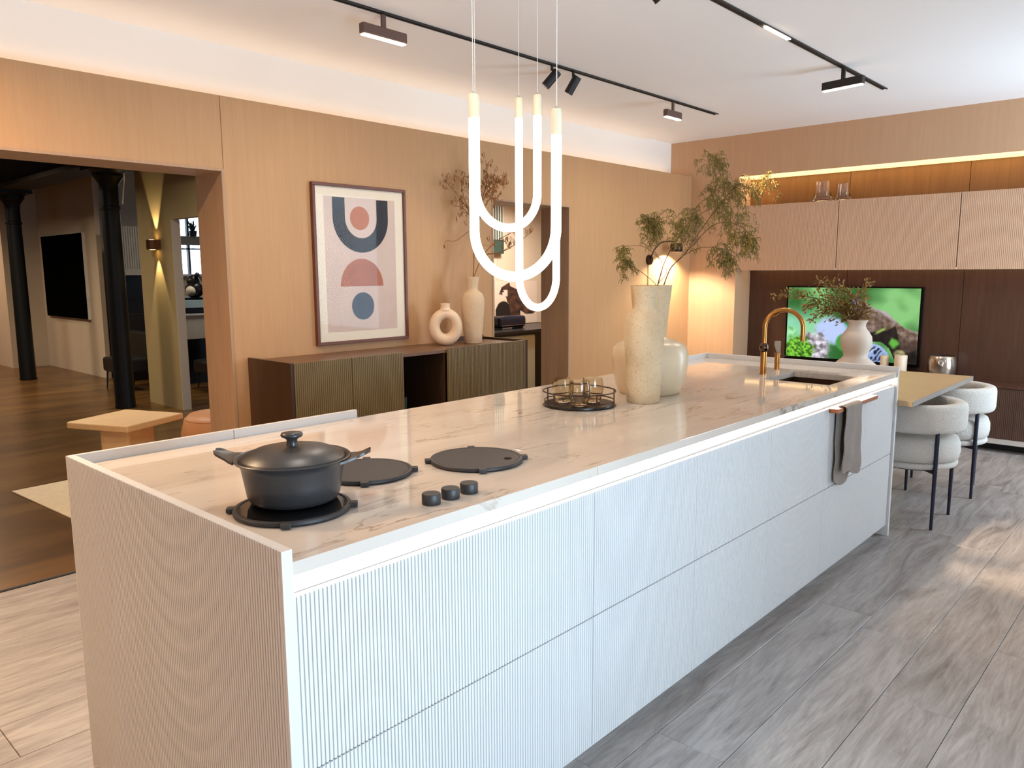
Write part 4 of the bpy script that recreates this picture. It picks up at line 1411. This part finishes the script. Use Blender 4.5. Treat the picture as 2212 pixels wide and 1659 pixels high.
loop_light('a', (1.018, 0.502), (1.084, 0.228), 1.972, 1.899, 1.421, 0.0152, 'largest front glowing loop pendant over the island')
loop_light('b', (1.24, 0.716), (1.491, 0.65), 2.036, 2.066, 1.592, 0.0148, 'shorter glowing loop pendant hanging behind the front loop')
loop_light('c', (1.513, 0.76), (1.712, 0.74), 2.075, 2.054, 1.296, 0.0144, 'lowest hanging narrow glowing loop pendant, rearmost')

# ================================================================ CEILING TRACKS
def track(x0, x1, y0, label):
    return tag(MB().box(x0, x1, y0 - 0.017, y0 - 0.011, CZ - 0.008, CZ - 0.0005).box(x0, x1, y0 + 0.011, y0 + 0.017, CZ - 0.008, CZ - 0.0005).box(x0, x1, y0 - 0.011, y0 + 0.011, CZ - 0.003, CZ - 0.0005).build('lighting_track', 'track_black', None), label, 'track', 'ceiling tracks')


T1, T2 = 1.905, 0.632
track(-2.6, 5.17, T1, 'long black ceiling track nearer the wood wall')
track(-0.2, 5.19, T2, 'black ceiling track over the island front, ending above the table')


t = thing('cove_strip', (1.4, 2.85, ZT), 'warm light strip lying on top of the wood wall', 'light strip')
B(XL + 0.1, 6.2, 2.90, 2.93, ZT + 0.001, ZT + 0.012).build('profile', 'strip_grey', t)
B(XL + 0.1, 6.2, 2.905, 2.925, ZT + 0.0122, ZT + 0.016).build('diffuser', 'niche_glow', t)
area('cove_light', (1.4, 2.87, ZT + 0.03), (1.4, 1.6, ZT + 1.2), 8.6, 0.05, 1.8, WARMW)


def bar_lamp(x, y_, label, rot=0.0, half=0.135, mat='lamp_brown', energy=4.5, drop=0.062, group='bar lamps on the ceiling tracks', col=WARMW):
    root = thing('bar_lamp', (x, y_, CZ - 0.12), label, 'track lamp', group)
    MB().obox((x, y_, CZ - 0.012 - drop / 2), rot, 0.012, 0.006, drop / 2).build('stem', mat, root)
    zt = CZ - 0.012 - drop
    body = MB()
    hy = 0.019
    body.obox((x, y_, zt - 0.025), rot, half, hy, 0.025)
    body.build('housing', mat, root, bevel=0.006)
    MB().obox((x, y_, zt - 0.053), rot, half - 0.006, hy - 0.004, 0.003).build('diffuser', 'lamp_glow', root, bevel=0.002)
    area('bar_lamp_light', (x, y_, zt - 0.06), (x, y_, 0), 2 * half, 0.035, energy, col, 160).rotation_euler = (0, 0, rot)
    return root


bar_lamp(1.800, T1, 'lit brown bar lamp on the track nearer the wood wall, before the pendants')
bar_lamp(4.500, T1, 'small lit bar lamp at the far end of the track by the wood wall', half=0.105)
bar_lamp(-0.3, T1, 'added unseen bar lamp at the near end of the track by the wood wall', energy=26, col=(1.0, 0.66, 0.38))  # added out of view to warm the end panel and left boards
bar_lamp(-1.9, T1, 'added unseen bar lamp at the start of the track by the wood wall', energy=42, col=(1.0, 0.66, 0.38))  # second unseen lamp, added for more warm light on panel and floor
t = bar_lamp(4.395, T2, 'black bar lamp turned across the track above the table', rot=math.radians(-100), half=0.135, mat='track_black', energy=5)
# flush lit insert in the second track
t = thing('track_insert_lamp', (3.42, T2, CZ - 0.008), 'short glowing strip lamp set flush in the island-front track', 'track lamp')
B(3.28, 3.57, T2 - 0.0105, T2 + 0.0105, CZ - 0.012, CZ - 0.0035).build('diffuser', 'lamp_glow', t)
area('track_insert_light', (3.42, T2, CZ - 0.02), (3.42, T2, 0), 0.28, 0.02, 4, WARMW, 160)
t = thing('track_insert_lamp', (0.6, T2, CZ - 0.008), 'added unseen strip lamp flush in the island-front track above the hob', 'track lamp')  # insert added beyond the view to light the room from above
B(0.46, 0.75, T2 - 0.0105, T2 + 0.0105, CZ - 0.012, CZ - 0.0035).build('diffuser', 'lamp_glow', t)
area('track_insert_light', (0.6, T2, CZ - 0.02), (0.6, T2, 0), 0.28, 0.02, 4, WARMW, 160)


def can_spot(x, y_, label, aim, energy=30, angle=46):
    root = thing('can_spotlight', (x, y_, CZ - 0.13), label, 'spotlight', 'can spotlights on the ceiling tracks')
    MB().tube([(x, y_, CZ - 0.008), (x, y_, CZ - 0.04)], 0.009, 12).build('stem', 'track_black', root)
    d = (Vector(aim) - Vector((x, y_, CZ - 0.08))).normalized()
    c = Vector((x, y_, CZ - 0.085))
    body = MB().tube([c - d * 0.052, c, c + d * 0.062], 0.0275, 28)
    body.build('can', 'track_black', root, smooth=True, sharp=40)
    MB().tube([c + d * 0.0622, c + d * 0.0635], 0.020, 20).build('lens', 'hob_glass', root)
    spot('can_light', tuple(c + d * 0.07), aim, energy, WARM, angle, 0.7, 0.02)
    return root


# floor spot from the island-front track (patch of light on the boards)
can_spot(2.2, T2, 'black can spotlight on the island-front track, aimed at the floor', (3.85, -0.78, 0.0), 330, 24)
can_spot(2.05, T2, 'black can spotlight beside the one aimed at the floor', (3.02, -0.58, 0.0), 45, 26)
can_spot(3.09, T1, 'black can spotlight on the wood-wall track, first of the pair', (2.3, 2.74, 1.3), 9)
can_spot(3.30, T1, 'black can spotlight on the wood-wall track, second of the pair', (2.95, 2.7, 1.2), 9)

# ================================================================ SHOWROOM BEYOND THE PARTITION
def wall(name, *a, mat='show_wall'):
    return struct(B(*a).build(name, mat))


wall('wall_showroom_1', 3.31, 3.37, 10.09, 12.45, 0, 3.3)
wall('wall_showroom_2', 2.80, 3.37, 12.45, 12.55, 0, 3.3)
wall('wall_showroom_3', 2.80, 2.86, 12.55, 16, 0, 3.3)
wall('wall_showroom_4', -5, 9, 15.9, 16, 0, 3.3)
wall('wall_showroom_5', -5.1, -5, YB, 16, 0, 3.3)
wall('wall_showroom_6', 8.9, 9, YB, 16, 0, 3.3)
gw = thing('wall_showroom_green', (2.9, 7, 0))
struct(gw)
B(2.87, 2.955, 6.79, 7.61, 0, 3.3).build('wall_panel', 'show_wall_green', gw)
B(2.87, 2.955, 3.04, 6.79, 1.988, 3.3).build('wall_panel', 'show_wall_green', gw)
B(2.868, 2.957, 6.776, 6.7895, 0, 1.986).build('jamb_lining', 'show_wall', gw)
wall('wall_showroom_8', 3.37, 4.3, 10.50, 10.6, 0, 3.3)
wall('wall_showroom_9', 6.2, 8.9, 10.50, 10.6, 0, 3.3)

# iron columns and beam
for k, (x, yy, lb) in enumerate(((2.535, 7.44, 'black iron column nearer the oak coffee table'), (2.542, 10.80, 'black iron column farther back in the showroom'))):
    t = thing('iron_column', (x, yy, 0), lb, 'column', 'iron columns of the showroom')
    MB().lathe([(0.105, 0), (0.105, 0.02), (0.100, 0.04), (0.088, 2.10), (0.088, 2.34)], (x, yy, 0), 32).build('shaft', 'pillar_iron', t, smooth=True)
    MB().lathe([(0.088, 2.095), (0.100, 2.105), (0.100, 2.13), (0.088, 2.14)], (x, yy, 0), 32, cap=False).build('ring', 'pillar_iron', t, smooth=True)
    MB().lathe([(0.090, 2.30), (0.095, 2.36), (0.125, 2.41), (0.15, 2.44), (0.15, 2.47), (0.185, 2.50)], (x, yy, 0), 32).build('capital', 'pillar_iron', t, smooth=True, sharp=30)
    MB().box(x - 0.20, x + 0.20, yy - 0.20, yy + 0.20, 2.50, 2.545).build('abacus', 'pillar_iron', t)
struct(MB().box(2.36, 2.72, 3.05, 15.8, 2.545, 2.60).box(2.50, 2.58, 3.05, 15.8, 2.60, 3.0).box(2.36, 2.72, 3.05, 15.8, 3.0, 3.05).build('beam', 'beam_dark'))
cv = smooth_path([(2.64, 7.36, 2.52), (2.655, 7.34, 2.44), (2.64, 7.34, 2.30), (2.625, 7.35, 2.16)], 6)
tag(MB().tube(cv, 0.008, 8).build('power_cable', 'cable_white', None, smooth=True), 'white cable running down the top of the nearer iron column', 'cable')

# dark wall panel
t = thing('wall_screen', (3.30, 11.2, 0.8), 'large black glossy screen on the pale showroom wall', 'screen')
B(3.27, 3.309, 10.50, 12.22, 0.80, 2.01).build('housing', 'frame_white', t)
B(3.262, 3.2695, 10.505, 12.20, 0.805, 2.005).build('glass_front', 'screen_matte', t)

# up-and-down wall light
t = thing('wall_uplight', (2.87, 7.14, 1.69), 'small brown box wall light throwing cones up and down', 'wall lamp')
mb = MB()
pf = [(2.8695, 7.06), (2.8695, 7.22), (2.80, 7.22), (2.772, 7.19), (2.772, 7.09), (2.80, 7.06)]
mb.prism(pf, 'z', 1.69, 1.79).build('box', 'sconce_brown', t)
for z in (1.688, 1.792):
    MB().lathe([(0, 0), (0.028, 0), (0.028, 0.0012), (0, 0.0012)], (2.815, 7.14, z - 0.0006), 20).build('lens', 'sconce_glow', t)
spot('wall_uplight_up', (2.815, 7.14, 1.80), (2.84, 7.14, 3.0), 20, (1.0, 0.78, 0.42), 50, 0.4, 0.01)
spot('wall_uplight_down', (2.815, 7.14, 1.68), (2.84, 7.14, 0.4), 20, (1.0, 0.78, 0.42), 50, 0.4, 0.01)

# tall cabinet and bench seen between the columns
t = thing('tall_cabinet', (3.9, 9.6, 0), 'grey ribbed cabinet with dark recess between column and green wall', 'cabinet')
B(3.38, 3.95, 9.50, 9.9, 1.42, 1.50).build('rail', 'panel_grey', t)
MB().flutes('x', 3.38, 3.95, 9.50, 9.52, 1.50, 2.06, pitch=0.03, depth=0.008).build('ribbed_door', 'panel_grey', t)
B(3.38, 3.95, 9.53, 9.9, 1.50, 2.06).build('carcass', 'panel_grey', t)
B(3.38, 3.95, 9.88, 9.9, 0.0, 1.42).build('recess_back', 'leather_black', t)
B(3.38, 3.95, 9.52, 9.88, 0.0, 0.9).build('base_unit', 'leather_black', t)
t = thing('lounge_chair', (3.05, 9.0, 0), 'low black lounge chair behind the nearer column', 'chair')
B(2.93, 3.30, 8.55, 9.15, 0.22, 0.40).build('seat', 'leather_black', t, bevel=0.03)
B(3.26, 3.36, 8.55, 9.15, 0.30, 0.72).build('backrest', 'leather_black', t, bevel=0.03)
for (x, yy) in ((2.97, 8.6), (2.97, 9.1), (3.3, 8.6), (3.3, 9.1)):
    MB().tube([(x, yy, 0.24), (x - 0.02, yy, 0)], [0.012, 0.008], 8).build('leg', 'leather_black', t)

# oak coffee table, rug and pouf
t = thing('coffee_table', (1.463, 4.575, 0), 'square pale oak coffee table on one block leg beyond the opening', 'table')
a0 = math.radians(24.5)
MB().obox((1.463, 4.575, 0.377), a0, 0.272, 0.272, 0.024).build('table_top', 'coffee_oak', t, bevel=0.012, seg=3)
MB().obox((1.463, 4.575, 0.1815), a0, 0.13, 0.13, 0.170).build('pedestal', 'coffee_oak', t, bevel=0.02, seg=3)
tag(MB().obox((1.63, 3.92, 0.0055), math.radians(4), 0.88, 0.72, 0.005).build('area_rug', 'rug_beige', None, bevel=0.003), 'cream area rug under the oak coffee table', 'rug')
t = thing('leather_pouf', (1.98, 4.23, 0.012), 'rounded tan leather pouf beside the opening jamb', 'pouf')
MB().lathe([(0, 0), (0.24, 0), (0.275, 0.02), (0.30, 0.12), (0.295, 0.25), (0.27, 0.345), (0.235, 0.385), (0.12, 0.402), (0, 0.405)], (2.03, 4.25, 0.011), 48).build('cushion', 'leather_tan', t, smooth=True, sharp=80)
MB().tube([(2.03 + 0.262 * math.cos(2 * PI * i / 48), 4.25 + 0.262 * math.sin(2 * PI * i / 48), 0.366) for i in range(48)], 0.004, 6, closed=True).build('seam', 'leather_tan', t, smooth=True)

# through the opening in the green wall: bar counter, window, planters
t = thing('bar_counter', (4.1, 8.75, 0), 'pale blue bar counter with cream front panel in the showroom', 'counter')
B(3.70, 5.2, 8.50, 9.0, 1.0, 1.10).build('counter_top', 'desk_blue', t, bevel=0.003)
B(3.70, 5.2, 8.62, 8.98, 0.925, 0.999).build('underside_shade', 'leather_black', t)  # black block stands in for the shade under the counter top
B(3.70, 5.2, 8.505, 8.99, 0.905, 0.925).build('ledge', 'frame_white', t)
B(3.70, 5.2, 8.52, 8.98, 0.60, 0.905).build('front_panel', 'cabinet_cream', t)
B(3.75, 5.15, 8.70, 8.95, 0.0, 0.60).build('base', 'leather_black', t)
t = thing('black_armchair', (4.0, 8.0, 0), 'black leather armchair with thin metal leg in front of the counter', 'chair')
B(3.70, 4.25, 7.78, 8.30, 0.20, 0.36).build('seat', 'leather_black', t, bevel=0.03)
B(3.70, 4.25, 7.76, 7.88, 0.16, 0.60).build('side_wing', 'leather_black', t, bevel=0.03)
B(4.20, 4.30, 7.78, 8.30, 0.20, 0.62).build('backrest', 'leather_black', t, bevel=0.03)
for (x, yy) in ((3.76, 7.82), (4.2, 7.82), (3.76, 8.26), (4.2, 8.26)):
    MB().tube([(x, yy, 0.21), (x - 0.03, yy - 0.02, 0)], [0.012, 0.009], 8).build('leg', 'leather_black', t)
# black ornament on the counter
t = thing('black_ornament', (3.98, 8.75, 1.10), 'mottled black and white ornament on a dark dish on the counter', 'ornament')
MB().lathe([(0, 0), (0.20, 0), (0.25, 0.03), (0.24, 0.03), (0.19, 0.012), (0, 0.012)], (4.0, 8.75, 1.101), 28).build('dish', 'leather_black', t, smooth=True)
rnd = random.Random(2)
for k, (dx, dz, r, mm) in enumerate(((0, 0.09, 0.11, 'leather_black'), (-0.02, 0.20, 0.075, 'leather_black'), (0.06, 0.10, 0.05, 'cabinet_cream'), (-0.08, 0.07, 0.06, 'cabinet_cream'), (0.12, 0.06, 0.06, 'leather_black'), (0.0, 0.28, 0.03, 'leather_black'))):
    n_ = 10
    MB().lathe([(max(0.0005, r * math.sin(PI * i / n_)) * (1 + 0.1 * rnd.random()), -r * math.cos(PI * i / n_) * 1.1) for i in range(n_ + 1)], (4.0 + dx, 8.75 - 0.02 * k, 1.140 + dz), 14).build('lump', mm, t, smooth=True)

wn = thing('window_3', (4.6, 10.45, 1.4))
struct(wn)
B(4.3, 6.2, 10.50, 10.6, 0, 1.42).build('wall_panel', 'show_wall', wn)
B(4.3, 6.2, 10.50, 10.6, 2.34, 3.3).build('wall_panel', 'show_wall', wn)
B(4.3, 6.2, 10.44, 10.6, 1.87, 2.00).build('transom', 'panel_grey', wn)
for x in (4.3, 4.75, 5.5, 6.15):
    B(x, x + 0.03, 10.47, 10.53, 1.42, 2.34).build('mullion', 'shopfront_frame', wn)
B(4.3, 6.2, 10.47, 10.53, 1.80, 1.82).build('rail', 'shopfront_frame', wn)
B(4.3, 6.2, 10.40, 10.6, 1.40, 1.43).build('sill', 'frame_white', wn)


def outdoors(u, v):
    n = noise.noise(Vector((u * 40, v * 14, 0.3)))
    n2 = noise.noise(Vector((u * 110, v * 40, 2.3)))
    c = (222, 236, 255)
    br = abs(noise.noise(Vector((u * 22 + 2 * v, v * 9, 5.0))))
    if br < 0.035:
        c = mixt(c, (90, 110, 140), 0.7)
    if n2 > 0.34:
        c = mixt(c, (120, 150, 190), 0.7)
    if n < -0.45:
        c = mixt(c, (150, 176, 206), 0.6)
    return c


picture_mesh('outside_view', 'window_view', wn, (4.3, 10.62, 2.36), (1.9, 0, 0), (0, 0, -0.96), 240, 80, outdoors)
for k, (x, lb) in enumerate(((4.52, 'dark spiky potted plant on the window transom, left one'), (4.82, 'dark spiky potted plant on the window transom, right one'))):
    t = thing('window_plant', (x, 10.40, 2.0), lb, 'plant', 'potted plants on the transom')
    MB().lathe([(0, 0), (0.05, 0), (0.065, 0.08), (0.055, 0.08), (0, 0.06)], (x, 10.43, 2.0005), 16).build('pot', 'leather_black', t, smooth=True)
    lf = MB()
    for i in range(18):
        a = rnd.uniform(0, 2 * PI)
        h = rnd.uniform(0.08, 0.2)
        s_ = rnd.uniform(0.03, 0.09)
        p = [(x, 10.43, 2.06), (x + s_ * .5 * math.cos(a), 10.43 + s_ * .3 * math.sin(a), 2.06 + h * .6), (x + s_ * math.cos(a), 10.43 + s_ * .5 * math.sin(a), 2.06 + h)]
        lf.tube(smooth_path(p, 3), [0.012, 0.014, 0.016, 0.014, 0.01, 0.006, 0.002], 4, cap=False)
    lf.build('leaves', 'book_green', t)

# ---------------------------------------------------------------- kitchenette behind the small doorway
pw = thing('wall_kitchenette', (5.4, 4.3, 0))
struct(pw)
B(3.9, 5.06, 4.25, 4.33, 0, 3.3).build('wall_panel', 'show_wall', pw)
B(5.063, 6.8, 4.25, 4.33, 0, 3.3).build('wall_panel', 'show_wall', pw)
t = thing('kitchenette_counter', (5.0, 3.9, 0), 'black worktop on a pale green cabinet seen through the doorway', 'counter')
B(4.2, 6.2, 3.60, 4.245, 0.865, 0.890).build('counter_top', 'counter_black', t)
B(4.2, 4.94, 3.63, 4.24, 0.10, 0.842).build('cabinet_door', 'cabinet_sage', t, bevel=0.02, seg=3)
B(4.2, 6.2, 3.66, 4.24, 0.0, 0.864).build('carcass', 'leather_black', t)
t = thing('toaster', (4.70, 3.9, 0.89), 'glossy dark blue toaster on the black counter', 'toaster')
B(4.62, 5.00, 3.80, 3.98, 0.905, 1.015).build('body', 'toaster_navy', t, bevel=0.03, seg=4)
B(4.64, 4.98, 3.86, 3.92, 1.0155, 1.019).build('slot_frame', 'chrome', t)
B(4.64, 4.98, 3.797, 3.8, 0.925, 0.93).build('trim_line', 'chrome', t)
for x in (4.65, 4.95):
    B(x, x + 0.03, 3.83, 3.95, 0.8905, 0.905).build('foot', 'leather_black', t)
ART = [(0.10, 0.30), (0.16, 0.14), (0.34, 0.03), (0.36, 0.12), (0.52, 0.20), (0.62, 0.36), (0.64, 0.50), (0.76, 0.66), (0.86, 0.72), (0.98, 0.64), (1.0, 0.72), (0.90, 0.80), (0.74, 0.80), (0.60, 0.70), (0.60, 0.84), (0.40, 0.86), (0.34, 0.80), (0.30, 0.55), (0.26, 0.36)]
ART2 = [(0.02, 1.0), (0.02, 0.66), (0.10, 0.48), (0.22, 0.44), (0.32, 0.52), (0.36, 0.70), (0.36, 0.86), (0.14, 0.88), (0.14, 1.0)]


def blob(u, v):
    n = noise.noise(Vector((u * 9, v * 9, 3)))
    c = (214, 196, 182)
    if inpoly(u, v, ART):
        c = mixt((40, 26, 20), (96, 62, 42), 0.5 + n)
        if 0.18 < u < 0.30 and 0.20 < v < 0.36 and n > -0.2:
            c = (206, 196, 190)
    if inpoly(u, v, ART2):
        c = (26, 20, 18)
        if math.hypot((u - 0.2) / 0.19, (v - 0.74) / 0.28) > 0.98 and v < 0.9:
            c = (190, 172, 150)
    if v > 0.9 and 0.1 < u < 0.75 and n > -0.1:
        c = (206, 190, 172)
    return c


t = thing('abstract_poster', (5.3, 4.24, 0.9), 'abstract print of dark brown forms behind the toaster', 'poster')
B(5.0, 5.72, 4.238, 4.249, 0.895, 1.36).build('sheet', 'show_wall', t)
picture_mesh('print', 'poster_print', t, (5.0, 4.2375, 1.345), (0.66, 0, 0), (0, 0, -0.445), 120, 80, blob)
t = thing('ribbed_wall_unit', (5.0, 4.2, 1.6), 'dark green ribbed wall panel high beside the doorway edge', 'wall panel')
B(4.93, 5.105, 4.20, 4.249, 1.62, 2.25).build('backing', 'book_green', t)
for i in range(5):
    B(4.935 + i * 0.035, 4.945 + i * 0.035, 4.185, 4.1995, 1.76, 2.25).build('rib', 'book_white', t)
tag(B(5.36, 5.40, 4.225, 4.249, 1.66, 2.2).build('narrow_frame', 'lamp_brown', None), 'narrow brown framed strip on the wall beyond the doorway', 'frame')

# unseen area lights added to brighten the showroom and kitchenette
for (x, yy, e, c_) in ((1.2, 5.3, 30, WARMW), (1.0, 9.0, 50, (1.0, 0.80, 0.56)), (2.0, 13.2, 30, (1.0, 0.62, 0.42)), (4.3, 8.0, 18, WARMW), (4.9, 3.45, 30, WARMW), (0.6, 11.6, 36, (1.0, 0.80, 0.56))):
    area('showroom_fill', (x, yy, 3.0 if yy > 4.2 else 2.3), (x, yy, 0), 0.4, 0.4, e, c_, 150)
